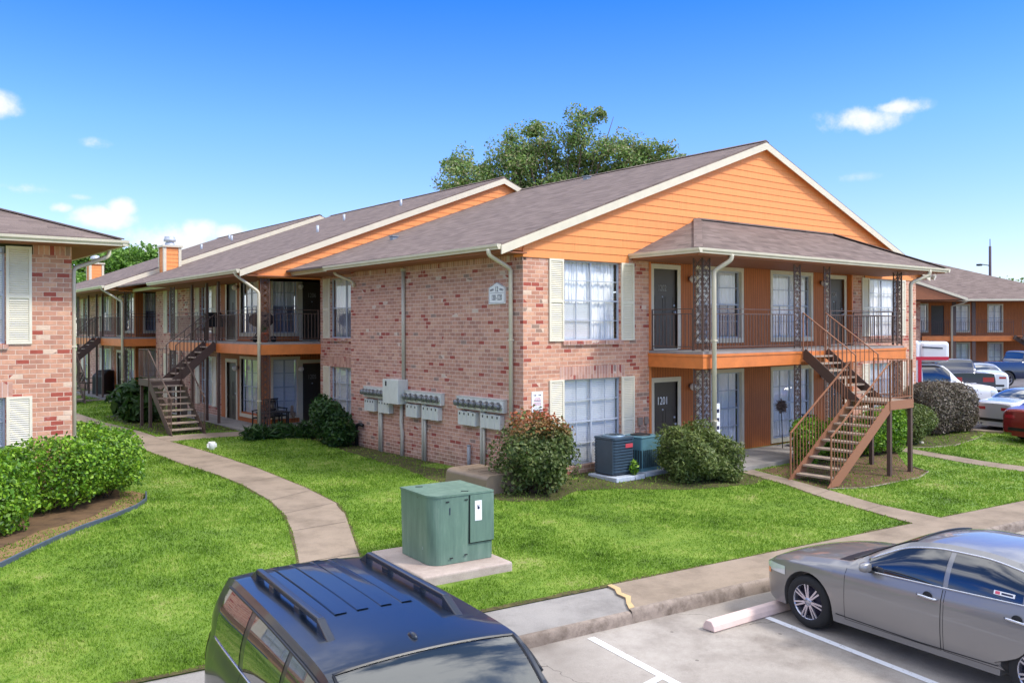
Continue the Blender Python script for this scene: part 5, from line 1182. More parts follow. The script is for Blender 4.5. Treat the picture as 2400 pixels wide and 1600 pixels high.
def rbox(x0,y0,x1,y1,r,z0,z1,taper=0,n=8,corners=(1,1,1,1)):
    P=[]
    for ci,(cx,cy,a0) in enumerate(((x0+r,y0+r,180),(x1-r,y0+r,270),(x1-r,y1-r,0),(x0+r,y1-r,90))):
        if not corners[ci]: 
            P.append(((x0,x1,x1,x0)[ci],(y0,y0,y1,y1)[ci])); continue
        for i in range(n+1):
            a=R(a0+90*i/n); P.append((cx+r*math.cos(a),cy+r*math.sin(a)))
    k=len(P); v=[(a*(1+taper),b*(1+taper),z0) for a,b in P]+[(a,b,z1) for a,b in P]
    return MB().add(v,[(i,(i+1)%k,k+(i+1)%k,k+i) for i in range(k)],False).add([(a,b,z1) for a,b in P],[tuple(range(k))]).add([(a*(1+taper),b*(1+taper),z0) for a,b in P],[tuple(range(k))[::-1]])
def OL(name,mb,mat,par,M,smooth=None): return put(name,mb.mesh(mat,smooth,name=name),M,par)
hx,hy,hh=.53,.50,1.03
c=OL('cabinet',rbox(-hx,-hy,hx,hy,.2,0,hh-.03,-.03,8,(1,0,0,0)),TG,t,TRM); c.modifiers.new('n','WEIGHTED_NORMAL') if False else None
for p in c.data.polygons: p.use_smooth=False
OL('lid',rbox(-hx-.012,-hy-.012,hx+.012,hy+.012,.21,hh-.03,hh,0,8,(1,0,0,0)),TG,t,TRM)
dr=OL('door',MB().box(.12,-hy-.022,.28,hx+.006,-hy-.0,hh-.04),TG,t,TRM)
OL('door_gap',MB().box(.108,-hy-.006,.265,hx+.0,-hy+.004,.28).box(.106,-hy-.006,.265,.12,-hy+.004,hh-.04),BLACK,dr,TRM)
OL('label',MB().box(.2,-hy-.026,.6,.32,-hy-.022,.9),WHITE,dr,TRM)
OL('warning_mark',MB().lathe([(.001,-.001),(.022,-.001),(.022,0)],(.262,-hy-.027,.79),8,'y').bar((.235,-hy-.028,.83),(.262,-hy-.028,.8),.01,.002,up=(0,1,0)).bar((.262,-hy-.028,.77),(.27,-hy-.028,.84),.008,.002,up=(0,1,0)),NAVY,dr,TRM)
OL('decal',MB().lathe([(.001,0),(.03,0),(.03,.002)],(-hx+.016,.15,.75),12,'x').box(-hx+.012,.17,.66,-hx+.016,.21,.70),WHITE,t,TRM)
put('stencil_number',text_mesh('1',.15,NAVY,.001),TRM@T((-.22,-hy-.002,.78)),t)
mb=MB()
for x,z in ((-.26,.93),(.06,.93),(-.2,.09),(.05,.11)): mb.box(x-.025,-hy-.012,z-.008,x+.025,-hy-.0,z+.008)
for x,y in ((-.3,.36),(.1,-.36)): mb.bar((x-.05,y,hh+.003),(x+.05,y-.05,hh+.003),.018,.012)
OL('bolt',mb,BLACK,t,TRM)
OL('crease',MB().box(-hx+.012,-.2,.2,-hx+.02,-.193,.7),ALU,t,TRM)
PM=T((-4.72,-3.72,-.34))@Matrix.Rotation(R(-5),4,'Z')
t=thing('concrete_pad','square pinkish concrete pad under the green transformer','concrete pad',PM)
o=OL('slab',MB().box(-.76,-.92,0,.76,.86,.235),PADM,t,PM); bevel(o,.035,3)
TANM=plain('tan_fibreglass',srgb(134,116,98),.5,var=.1)
VM=T((-.98,.08,-.03))
t=thing('utility_cover','low tan fibreglass utility cover with rounded lid against the side wall','utility box',VM)
P=[]
for i in range(9): a=R(90*i/8); P.append((-.52+.14*(1-math.cos(a)),.36+.14*math.sin(a)))
P=[(a,b*.78) for a,b in P]; P=[(-.52-.03,0)]+P+[(.34,.39)]+[(.34+.14*math.sin(R(90*i/8)),.28+.11*math.cos(R(90*i/8))) for i in range(9)]+[(.5,0)]
o=OL('cover',MB().prism(P,'y',-.72,.75),TANM,t,VM@Matrix.Rotation(0,4,'Z'))
for y in (-.5,-.15,.2,.55): OL('rib',MB().box(-.3,y-.03,.388,.25,y+.03,.40),TANM,t,VM)
def ac(x,y,z,rot,label,round_):
    M=T((x,y,z))@Matrix.Rotation(R(rot),4,'Z'); t=thing('air_conditioner',label,'air conditioner',M)
    c=plain('ac_blue_grey',srgb(58,76,92),.45,var=.1) if round_ else plain('ac_teal',srgb(84,124,136),.5,var=.12)
    s=.33; H=.82
    if round_:
        OL('casing',rbox(-s,-s,s,s,.09,.0,H-.02),plain('ac_louver_dark',srgb(34,44,56),.5),t,M)
        mb=MB()
        for i in range(11):
            z0=.06+i*.066; a=rbox(-s-.012,-s-.012,s+.012,s+.012,.1,z0,z0+.04); mb.add(a.v,a.f)
        OL('louvre',mb,c,t,M)
        # solid rounded corner column facing left
        OL('access_panel',MB().box(-s-.02,-s+.02,.02,-s+.0,s-.14,H-.04),c,t,M)
        OL('top_cover',rbox(-s-.02,-s-.02,s+.02,s+.02,.1,H-.03,H+.02),c,t,M)
        OL('fan_grille',MB().lathe([(.26,.022),(.26,.05),(.24,.055),(.23,.03),(.12,.035),(.001,.04)],(0,0,H),24),plain('fan_steel',srgb(126,148,164),.4,.4),t,M)
        mb=MB()
        for i in range(6): mb.lathe([(.05+i*.033,.048),(.055+i*.033,.052)],(0,0,H),24)
        OL('wire_guard',mb,BLACK,t,M)
        OL('label',MB().box(.03,-s-.018,H-.22,.26,-s-.012,H-.13),plain('red_label',srgb(190,70,80),.5,var=0),t,M)
    else:
        OL('casing',MB().cbox(-s-.03,-s,0,s+.03,s,H-.03,.02),c,t,M)
        OL('top_cover',MB().cbox(-s-.04,-s-.01,H-.03,s+.04,s+.01,H,.01),c,t,M)
        mb=MB()
        for k in range(9):
            x0=-s+.02+k*.074; mb.box(x0,-s-.006,.1,x0+.05,-s-.0,H*.62)
            mb.box(-s-.036,x0-.02,.1,-s-.03,x0+.025,H*.62)
        OL('coil_grille',mb,plain('dark_grille',srgb(40,58,64),.6),t,M)
        OL('fan_grille',MB().lathe([(.24,.0),(.24,.02),(.2,.025),(.001,.03)],(0,0,H),24),BLACK,t,M)
    return t
ac(2.15,-.66,.06,0,'dark blue round cornered air conditioner with red label, on grey pad',True)
ac(3.08,-.62,.03,4,'teal square air conditioner half hidden behind the juniper shrub',False)
for (x,y,r_,l) in ((2.15,-.72,0,'pale grey pad under the dark blue air conditioner'),(3.15,-.62,4,'pale grey pad under the teal air conditioner')):
    M=T((x,y,ground(x,y)-.02))@Matrix.Rotation(R(r_),4,'Z'); t=thing('equipment_pad',l,'concrete pad',M); bevel(OL('slab',MB().box(-.46,-.48,0,.46,.44,.1),plain('pale_grey_pad',srgb(176,184,196),.7),t,M),.012)
# wheel stop
WSM=T((-1.55,-7.97,pz(-2.5,-7.8)))@Matrix.Rotation(math.atan2(-.1045,.9945)+.05,4,'Z')
t=thing('wheel_stop','pinkish white concrete wheel stop in front of the grey sedan','wheel stop',WSM)
bevel(OL('block',MB().prism([(-.1,0),(.1,0),(.085,.07),(.045,.125),(-.045,.125),(-.085,.07)],'x',-.93,.9),plain('pink_concrete',srgb(214,190,182),.8,var=.08,scale=7,bump=.3),t,WSM@T((-.9,0.03,0))),.012)
# ================================================================ patio and balcony things
def chair(M,label,mat,group=None,name='patio_chair',arms=True):
    t=thing(name,label,'chair',M,group)
    OL('seat',MB().cbox(-.25,-.24,.38,.25,.24,.43,.01),mat,t,M); mb=MB()
    for i in range(7): mb.bar((-.21+i*.07,.24,.45),(-.21+i*.07,.32,.92),.03,.015)
    mb.bar((-.25,.32,.93),(.25,.32,.93),.05,.03); OL('backrest',mb,mat,t,M)
    for x in (-.23,.23):
        for y in (-.22,.22): OL('leg',MB().bar((x,y,0),(x,y,.4),.035),mat,t,M)
        if arms: OL('armrest',MB().box(x-.03,-.24,.62,x+.03,.28,.65).bar((x,-.22,.4),(x,-.22,.62),.03),mat,t,M)
    return t
Z2=.12
chair(T((-.95,12.2,Z2))@Matrix.Rotation(R(-60),4,'Z'),'black wicker patio chair left of the black table on the side patio',BLACK)
chair(T((-.3,12.6,Z2))@Matrix.Rotation(R(10),4,'Z'),'black wicker patio chair right of the black table, against the wall',BLACK)
M=T((-.9,11.5,Z2)); t=thing('patio_table','low black slatted table between the black chairs on the side patio','table',M)
OL('tabletop',MB().cbox(-.45,-.3,.6,.45,.3,.64,.01),BLACK,t,M)
for x in (-.4,.4):
    for y in (-.25,.25): OL('leg',MB().bar((x,y,0),(x,y,.6),.04),BLACK,t,M)
WOOD=plain('brown_wood',srgb(124,78,56),.6,var=.2)
chair(T((-.98,17.6,2.97))@Matrix.Rotation(R(-90),4,'Z'),'brown wooden chair on the upper side balcony behind the ornamental post',WOOD)
M=T((-1.0,16.6,2.97)); t=thing('barbecue_grill','black kettle of a small grill on the upper side balcony by the stair','grill',M)
OL('body',MB().cbox(-.3,-.25,.5,.3,.25,.85,.06),BLACK,t,M); OL('lid',MB().cbox(-.29,-.24,.86,.29,.24,1.02,.07),BLACK,t,M)
for x in (-.25,.25): OL('leg',MB().bar((x,-.2,0),(x,-.2,.5),.03).bar((x,.2,0),(x,.2,.5),.03),BLACK,t,M)
M=T((-1.05,12.0,2.97)); t=thing('covered_stroller','dark folded pushchair under a cover on the upper balcony corner','pushchair',M)
V,F=leafcloud([(0,0,.65,.42,.3,.3)],10,.1); 
mb=MB(); P=[[( (.42*math.cos(a)*math.sin(b))*(1+.08*math.sin(5*a)), .3*math.sin(a)*math.sin(b)*(1+.08*math.sin(4*a)), .72+.26*math.cos(b)) for b in [math.pi*j/8 for j in range(9)]] for a in [2*math.pi*i/16 for i in range(17)]]
mb.grid(P); OL('cover',mb,plain('dark_fabric',srgb(52,44,48),.9,var=.25),t,M)
OL('frame',MB().bar((-.3,-.2,.05),(.25,-.1,.7),.03).bar((-.3,.2,.05),(.25,.1,.7),.03).bar((.3,-.2,.05),(-.2,-.1,.6),.03).bar((.3,.2,.05),(-.2,.1,.6),.03),BLACK,t,M)
for x in (-.3,.3): OL('wheel',MB().lathe([(.001,-.02),(.1,-.02),(.1,.02),(.001,.02)],(x,-.2,.1),14,'y'),BLACK,t,M)
M=T((-1.2,11.5,2.97)); t=thing('flower_pot','small terracotta pot on the upper balcony by the downspout','pot',M)
OL('pot',MB().lathe([(.001,0),(.11,0),(.15,.26),(.17,.26),(.17,.31),(.14,.31),(.13,.27),(.001,.27)],(0,0,0),18),plain('terracotta',srgb(206,98,58),.8,var=.1),t,M)
V,F=leafcloud([(0,0,.42,.14,.14,.14)],60,.06,elong=2.5,shell=.9,seed=3); put('plant',npmesh('plant',V,F,LF_DARK),M,t)
# cat in the window
M=T((.42,13.02,.42))@Matrix.Rotation(R(-20),4,'Z')
t=thing('cat','tabby cat sitting upright on the lower windowsill looking out','cat',M)
FUR=plain('tabby_fur',srgb(130,112,98),.9,var=.35,scale=30)
bm=bpy.data.meshes.new('cat'); js=[(0,0,.06),(0,.0,.17),(0,-.03,.25),(0,-.05,.31),(0,-.1,.30),(-.04,-.07,.03),(.04,-.07,.03),(-.035,-.03,.16),(.035,-.03,.16),(.09,.05,.02),(.14,-.05,.02),(-.035,-.06,.37),(.035,-.06,.37)]
es=[(0,1),(1,2),(2,3),(3,4),(2,7),(7,5),(2,8),(8,6),(0,9),(9,10),(3,11),(3,12)]
bm.from_pydata([Vector(a) for a in js],es,[]); bm.materials.append(FUR); o=put('body',bm,M,t); md=o.modifiers.new('s','SKIN'); sv=bm.skin_vertices[0].data
for i,r_ in enumerate([.085,.07,.05,.052,.022,.018,.018,.03,.03,.02,.012,.01,.01]): sv[i].radius=(r_,r_)
sv[0].use_root=True; md2=o.modifiers.new('u','SUBSURF'); md2.levels=md2.render_levels=1
M=T((.75,11.05,.1)); t=thing('storage_bin','dark green lidded bin behind the dark side shrub','bin',M)
OL('body',rbox(-.3,-.25,.3,.25,.06,0,.75,.0),plain('green_plastic',srgb(44,84,66),.45),t,M); OL('lid',rbox(-.33,-.28,.33,.28,.07,.75,.8),plain('grey_plastic_lid',srgb(120,140,150),.45),t,M)
M=T((-3.68,9.18,ground(0,9.18))); t=thing('cleanout_pipe','small white plastic cleanout cap standing in the courtyard lawn','drain cap',M)
OL('pipe',MB().lathe([(.001,.22),(.09,.22),(.1,.2),(.1,.06),(.08,.04),(.08,-.03),(.001,-.03)],(0,0,0),14).box(-.13,-.03,.07,.13,.03,.17),WHITE,t,M)
# covered grill at the far patio
M=T((-.95,31.2,.2)); t=thing('covered_grill','big grill under a black cover on the far patio','grill',M)
o=OL('cover',MB().prism([(-.85,0),(.85,0),(.87,.95),(.55,1.2),(-.45,1.2),(-.85,.95)],'y',-.35,.35),BLACK,t,M@Matrix.Rotation(R(35),4,'Z')); bevel(o,.08,3)
OL('wheel',MB().lathe([(.001,-.03),(.1,-.03),(.1,.03),(.001,.03)],(.6,-.37,.1),12,'y'),BLACK,t,M@Matrix.Rotation(R(35),4,'Z'))
M=T((-1.3,34.5,.2)); chair(M@Matrix.Rotation(R(40),4,'Z'),'dark patio chair on the farthest patio beside the left house corner',BLACK)
# front patio: dustpan broom, bench, hanging sign strip
M=T((8.9,-.55,-.05)); t=thing('string_mop','grey mop standing upright beside the lower right window','mop',M)
OL('handle',MB().tube([(0,0,.02),(-.12,-.05,1.15)],.013,8),BLACK,t,M); V,F=leafcloud([(-.13,-.06,1.25,.13,.08,.14)],260,.05,elong=4,shell=.8,seed=8); put('mop_head',npmesh('mop_head',V,F,plain('grey_yarn',srgb(120,104,96),.9)),M,t)
chair(T((9.7,-.75,-.05))@Matrix.Rotation(R(-70),4,'Z'),'dark metal patio chair by the front shrubs under the balcony',BLACK)
M=T((5.3,-1.1,-.05)); t=thing('banner','tall narrow white and blue patterned banner leaning behind the front downspout','banner',M)
OL('panel',MB().box(-.12,-.02,.35,.12,.02,1.55),WHITE,t,M); mb=MB()
for z in (.45,.65,.9,1.1,1.32): mb.box(-.09,-.024,z,.09,-.0205,z+.09)
OL('pattern',mb,NAVY,t,M)
# loose litter / debris on the lawn near side are part of ground cover
# ================================================================ vehicles
def ci(x,xs,ys):
    """monotone-ish cubic hermite interpolation"""
    xs=np.asarray(xs,float);ys=np.asarray(ys,float); d=np.diff(ys)/np.diff(xs); m=np.empty_like(ys); m[0]=d[0];m[-1]=d[-1]
    for i in range(1,len(xs)-1): m[i]=0 if d[i-1]*d[i]<=0 else 2*d[i-1]*d[i]/(d[i-1]+d[i])
    x=np.clip(x,xs[0],xs[-1]); i=np.clip(np.searchsorted(xs,x,'right')-1,0,len(xs)-2); h=xs[i+1]-xs[i]; t=(x-xs[i])/h
    return float((2*t**3-3*t*t+1)*ys[i]+(t**3-2*t*t+t)*h*m[i]+(-2*t**3+3*t*t)*ys[i+1]+(t**3-t*t)*h*m[i+1])
def paint(name,c,metal=.55,rough=.32):
    m=plain(name,c,rough,metal,var=0,coat=1.); return m
CARGLASS=plain('dark_car_glass',srgb(16,24,38),.03,0,var=0,spec=.9,coat=1.)
SHIELD=glassmat('windscreen_glass',(.42,.50,.52,1),.08)
TYRE=plain('tyre_rubber',srgb(28,28,30),.8,var=.1); CHROME=plain('chrome',srgb(214,216,222),.18,.95,var=0); RIM=plain('alloy_rim',srgb(176,176,188),.25,.75,var=0)
LENS=plain('head_lamp_lens',srgb(210,216,220),.08,.3,var=0,coat=1); REDL=plain('tail_lamp_lens',srgb(160,20,40),.15,0,var=0,coat=1); AMBER=plain('amber_lens',srgb(220,120,50),.15,0,var=0,coat=1)
SEAM=plain('door_seam',srgb(20,20,24),.7,var=0); TRIMB=plain('black_trim',srgb(24,25,28),.4,var=0)
def vehicle(name,label,cat,M,S,mat,detail=2):
    L=S['L']; t=thing(name,label,cat,M)
    W,zb,zc=(lambda x:ci(x,*S['W'])),(lambda x:ci(x,*S['zb'])),(lambda x:ci(x,*S['zc']))
    wr=lambda x:ci(x,*S['wr'])      # roof/hood edge half width as fraction of belt half width
    cr=S.get('crown',.05); zs0=S['sill']; ra=S['ra']; rw=S['rw']; wx=S['wheels']
    def zs(x):
        z=zs0+.10*max(0,1-x/.25)+.10*max(0,1-(L-x)/.25)
        for a in wx:
            if abs(x-a)<ra: z=max(z,rw+math.sqrt(ra*ra-(x-a)**2))
        return min(z,zb(x)-.08)
    def zr(x): return max(zc(x)-cr*(1. if zc(x)-zb(x)>.15 else .7),zb(x)+.0)
    def hw(x,z):
        w=W(x); b=zb(x)
        if z<=b:
            f=[zs0-.3,zs0,zs0+.13,S['zw'],S['zk'],b] ; g=[.93,.95,.985,1.,.985,.93]
            if f[4]<=f[3]+.02: f[4]=f[3]+.02
            if f[5]<=f[4]+.02: f[5]=f[4]+.02
            return w*ci(z,f,g)
        q=(z-b)/max(zr(x)-b,1e-3); q=min(q,1); e=wr(x)
        return w*.93*(1+(e-1)*q+.05*math.sin(math.pi*q)*(1 if zr(x)-b>.2 else 0))
    xs=sorted(set([0,.015,.04,.08,.13]+[round(v,3) for v in np.arange(.18,L-.15,.06 if detail>1 else .11)]+[L-.13,L-.08,L-.04,L-.015,L]+[round(a+s*ra*k,3) for a in wx for s in (-1,1) for k in (1.001,.995,.96,.9,.8)]))
    xs=[x for x in xs if 0<=x<=L]
    def ring(x):
        P=[]; e=zr(x); we=hw(x,e)
        for i in range(9):
            y=we*i/8; P.append((x,y,e+(zc(x)-e)*(1-(i/8)**2.2)))
        b=zb(x)
        for i in range(1,8): z=e+(b-e)*i/7; P.append((x,hw(x,z),z))
        s=zs(x)
        for i in range(1,15): z=b+(s-b)*i/14; P.append((x,hw(x,z),z))
        yi=hw(x,s); P.append((x,yi-.02,s-.005)); P.append((x,max(0,yi-.26),s+.0)); P.append((x,max(0,yi-.26),zs0+.0)); P.append((x,0,zs0))
        return P
    R_=[ring(x) for x in xs]; mb=MB()
    G=[[ (x,-y,z) for x,y,z in r[::-1]]+r[1:] for r in R_]
    mb.grid(G); k=len(G[0]); mb.add(G[0],[tuple(range(k))]); mb.add(G[-1],[tuple(range(k))[::-1]])
    body=OL('body',mb,mat,t,M)
    m_=body.modifiers.new('es','EDGE_SPLIT'); m_.split_angle=R(38)
    def patch(f,nu,nv,off,both=True,flip=False,sides=None):
        """f(u,v)->(x,z) on the side"""
        mb=MB()
        for sg in (sides or ((-1,1) if both else (-1,))):
            P=[[None]*(nv+1) for _ in range(nu+1)]
            for i in range(nu+1):
                for j in range(nv+1):
                    x,z=f(i/nu,j/nv); P[i][j]=(x,sg*(hw(x,z)+off),z)
            g=MB().grid(P); 
            if sg>0: g.f=[q[::-1] for q in g.f]
            mb.add(g.v,g.f,True)
        return mb
    def sline(pts,off,r,mat,nm,par,sides=(-1,1)):
        mb=MB()
        for sg in sides: mb.tube([(x,sg*(hw(x,z)+off),z) for x,z in pts],r,5)
        return OL(nm,mb,mat,par,M)
    # glass
    zl=lambda x:zb(x)+S.get('dlo',.035); zh=lambda x:zr(x)-S.get('head',.055)
    for a,b in S['side']:
        # trim ends where the pane would vanish
        n=max(4,int((b-a)/.06))
        def f(u,v,a=a,b=b):
            x=a+(b-a)*u; lo=zl(x); hi=max(zh(x),lo+.004); return x,lo+(hi-lo)*v
        [OL('side_window',patch(f,n,5,.004,sides=(q,)),CARGLASS,t,M) for q in (-1,1)]
    if S.get('chrome'):
        A,B=S['side'][0][0]-.04,S['side'][-1][1]+.02; xx=[A+(B-A)*i/40 for i in range(41)]
        for q in (-1,1): sline([(x,zl(x)-.006) for x in xx],.008,.009,CHROME,'chrome_strip',t,(q,)); sline([(x,max(zh(x)+.006,zl(x))) for x in xx],.006,.012,CHROME if S['chrome']>1 else TRIMB,'chrome_strip',t,(q,))
    def topp(x0,x1,m,off=.010,nx=14,par=t,mat=CARGLASS,nm='windscreen'):
        P=[]
        for i in range(nx+1):
            x=x0+(x1-x0)*i/nx; e=zr(x); we=hw(x,e)-m
            P.append([(x,we*j/8,e+(zc(x)-e)*(1-(abs(j)/8)**2.2)+off) for j in range(-8,9)])
        g=MB().grid(P); g.f=[q[::-1] for q in g.f]; return OL(nm,g,mat,par,M)
    a,b=S['shield']; topp(a,b,.05,mat=S.get('shieldmat',CARGLASS))
    def edge(x,j,m=.045,off=.012): e=zr(x); we=hw(x,e)-m; return (x,we*j/8,e+(zc(x)-e)*(1-(abs(j)/8)**2.2)+off)
    rg=[edge(b,j) for j in range(-8,9)]+[edge(b+(a-b)*i/8,8) for i in range(1,8)]+[edge(a,j) for j in range(8,-9,-1)]+[edge(a+(b-a)*i/8,-8) for i in range(1,9)]
    OL('windscreen_seal',MB().tube(rg,.011,5,sm=False),TRIMB,t,M); a,b=S['rear']; 
    if b>a: topp(a,b,.06,nm='rear_window')
    if S.get('shieldmat'): topp(*S['shield'],.045,off=-.0,mat=TRIMB,nm='windscreen_surround') if False else None
    # doors
    if detail>1:
        for a,b in S['doors']:
            def f(u,v,a=a,b=b):
                z=zs0+.08+(zb(a+(b-a)*u)-.0-zs0-.08)*v
                aa=a-(.0 if not S.get('slant') else 0); x=aa+.012+(b-a-.024)*u
                for w_ in wx:
                    dd=math.hypot(x-w_,z-rw)
                    if dd<ra+.06: x=w_+(ra+.06)*(x-w_)/max(dd,.01) if abs(x-w_)>.02 else x; 
                return x,z
            ed=[f(0,v/12) for v in range(13)]; e2=[f(1,v/12) for v in range(13)]; e3=[f(v/16,0) for v in range(17)]
            hx_=b-.17; hz=S['zk']+.03
            for s in (-1,1):
                sg=OL('door',patch(f,16,10,.0035,sides=(s,)),mat,t,M)
                mb=MB().tube([(x,s*(hw(x,z)+.0015),z) for x,z in ed[::-1]+e3+e2],.004,4,sm=False)
                OL('door_seam',mb,SEAM,sg,M)
                mb=MB(); m2=MB()
                y=s*(hw(hx_,hz)+.03); mb.tube([(hx_-.12,y-s*.025,hz+.004),(hx_-.09,y,hz+.004),(hx_+.09,y,hz-.004),(hx_+.12,y-s*.025,hz-.004)],.014,8)
                m2.lathe([(.001,s*.005),(.055,s*.005),(.06,s*0)],(hx_,s*hw(hx_,hz),hz),16,'y')
                OL('handle',mb,CHROME if S.get('chrome') else mat,sg,M); OL('handle_recess',m2,SEAM,sg,M)
    # mirrors
    mx=S['mirror']
    for s in (-1,1):
        y=s*(hw(mx,zb(mx)+.04)+.12); z=zb(mx)+.09
        mm=MB(); P=[[(mx+.055*math.copysign(abs(math.cos(a))**.6,math.cos(a))*math.sin(b)-.01, y+s*.10*math.cos(b), z+.06*math.copysign(abs(math.sin(a))**.6,math.sin(a))*math.sin(b)) for b in [math.pi*j/8 for j in range(9)]] for a in [2*math.pi*i/14 for i in range(15)]]
        mm.grid(P); mi=OL('wing_mirror',mm,S.get('mirmat',mat),t,M); OL('mirror_arm',MB().bar((mx,s*(hw(mx,zb(mx))-.02),zb(mx)+.02),(mx,y,z-.04),.06,.03),TRIMB,mi,M)
    # lamps
    def lamp(nm,x0,x1,z0,z1,mt):
        f=lambda u,v:(x0+(x1-x0)*u,(z0+(z1-z0)*v)*(1) ); return [OL(nm,patch(f,8,4,.006,sides=(q,)),mt,t,M) for q in (-1,1)]
    h=S['lamp']; lamp('headlight',*h,LENS); lamp('indicator',h[0]-.02,h[0]+.1,h[2]-.05,h[2]+.02,AMBER)
    h=S['tail']; lamp('tail_light',*h,REDL)
    # grille and bumpers
    OL('grille',MB().box(-.012,-W(0)*.7,.38,.01,W(0)*.7,.56),TRIMB,t,M)
    xb=L+.004; OL('rear_bumper_strip',MB().box(L-.02,-W(L)*.8,.36,xb,W(L)*.8,.46),TRIMB,t,M)
    if S.get('plate'): OL('licence_plate',MB().box(L,-.15,S['plate'],L+.012,.15,S['plate']+.16),WHITE,t,M)
    if S.get('rearstrip'): z0,z1=S['rearstrip']; OL('tail_light',MB().box(L-.02,-W(L)*.93,z0,L+.006,-W(L)*.45,z1),REDL,t,M); OL('tail_light',MB().box(L-.02,W(L)*.45,z0,L+.006,W(L)*.93,z1),REDL,t,M)
    # wheels
    for a in wx:
        for s in (-1,1):
            y1=s*(W(a)*.975); tw=.22
            ty=OL('wheel',MB().lathe([(rw*.66,0),(rw*.72,.012),(rw*.9,.008),(rw*.975,-.02),(rw,-.05),(rw,-tw+.04),(rw*.96,-tw),(rw*.6,-tw)][::-1] if s<0 else [(rw*.66,0),(rw*.72,.012),(rw*.9,.008),(rw*.975,-.02),(rw,-.05),(rw,-tw+.04),(rw*.96,-tw),(rw*.6,-tw)],(0,0,0),40,'y').xf(Matrix.Translation((a,y1,rw))@Matrix.Diagonal((1,s,1,1))),TYRE,t,M)
            rm=MB(); ro=rw*.69
            rm.lathe([(ro,.004),(ro*.95,.006),(ro*.93,-.03),(ro*.9,-.1)],(0,0,0),40,'y')
            n=S.get('spokes',10)
            for i in range(n):
                th=2*math.pi*i/n+.1; pr=(.11 if i%2 else -.11) if S.get('vee') else 0
                c0,s0=math.cos(th),math.sin(th); c1,s1=math.cos(th+pr),math.sin(th+pr)
                rm.bar((c0*.03,-.012,s0*.03),(c1*ro*.96,-.004,s1*ro*.96),.021,.02,up=(0,1,0))
            rm.lathe([(.001,.008),(.045,.006),(.055,-.01),(.06,-.04)],(0,0,0),20,'y')
            rm.xf(Matrix.Translation((a,y1-s*.008,rw))@Matrix.Diagonal((1,s,1,1))); 
            OL('rim',rm,RIM,ty,M); OL('brake_disc',MB().lathe([(.001,-.075),(ro*.8,-.075),(ro*.8,-.09),(ro*.98,-.1),(ro*.98,-.2)],(0,0,0),24,'y').xf(Matrix.Translation((a,y1,rw))@Matrix.Diagonal((1,s,1,1))),plain('brake_dark',srgb(52,46,66),.5,.3,var=0),ty,M)
    return t,dict(hw=hw,zb=zb,zc=zc,zr=zr,W=W,zl=zl,zh=zh,patch=patch,topp=topp)
Pd=(-.1045,-.9945)
def tailmat(x,y,z,ang): return T((x,y,z))@Matrix.Rotation(ang,4,'Z')
SEDAN=dict(L=4.75,sill=.2,ra=.385,rw=.335,wheels=(.86,3.71),zw=.55,zk=.80,
  W=([0,.05,.15,.35,.7,1.2,2.4,3.7,4.3,4.6,4.72,4.75],[.52,.64,.74,.82,.868,.885,.888,.886,.86,.80,.72,.66]),
  zb=([0,.06,.2,.6,1.2,1.7,2.6,3.4,3.9,4.3,4.65,4.75],[.58,.66,.72,.81,.88,.905,.935,.965,.98,.965,.92,.86]),
  zc=([0,.06,.2,.6,1.1,1.38,1.55,1.85,2.2,2.6,3.0,3.4,3.8,4.1,4.4,4.68,4.75],[.62,.71,.79,.89,.955,.985,1.07,1.235,1.385,1.44,1.445,1.40,1.27,1.13,1.07,1.03,.96]),
  wr=([0,.8,1.35,1.6,2.2,2.8,3.4,4.0,4.3,4.75],[.88,.86,.86,.84,.73,.70,.71,.78,.86,.88]),crown=.045,dlo=.03,head=.06,
  side=((1.72,2.66),(2.72,3.52),(3.57,3.80)),chrome=2,shield=(1.42,2.2),rear=(3.45,4.08),doors=((1.42,2.68),(2.69,3.66)),mirror=1.78,lamp=(.10,.50,.60,.71),tail=(4.35,4.66,.72,.88),spokes=14,vee=True)
SM=tailmat(-2.26+.83*.9945-Pd[0]*.86,-8.42-.31-Pd[1]*.86+.09,-.455,math.atan2(Pd[1],Pd[0]))
GREYP=paint('gunmetal_paint',srgb(138,136,136),.5,.36)
sd,K=vehicle('sedan','gunmetal grey four door sedan parked nose to the kerb at right','car',SM,SEDAN,GREYP)
# sunroof, window stickers, cowl
K['topp'](1.22,1.42,.02,.003,4,sd,TRIMB,'wiper_cowl')
def stick(x0,x1,z0,z1,mt,nm='window_sticker'):
    return OL(nm,K['patch'](lambda u,v:(x0+(x1-x0)*u,z0+(z1-z0)*v),4,2,.010,False),mt,sd,SM)
stick(3.22,3.44,1.035,1.075,WHITE); stick(3.235,3.285,1.04,1.07,plain('pink_sticker',srgb(214,90,110),.5,var=0)); stick(3.30,3.42,1.045,1.065,NAVY)
stick(3.60,3.65,1.13,1.18,WHITE); stick(3.66,3.76,1.07,1.2,plain('violet_sticker',srgb(120,110,160),.5,var=.4,scale=40)); stick(3.6,3.64,1.045,1.085,plain('tan_sticker',srgb(190,160,110),.5,var=.4,scale=40))
OL('side_skirt_seam',MB().tube([(1.3,-K['hw'](1.3,.3)-.004,.31),(2.4,-K['hw'](2.4,.3)-.004,.29),(3.3,-K['hw'](3.3,.3)-.004,.31)],.006,4),SEAM,sd,SM)
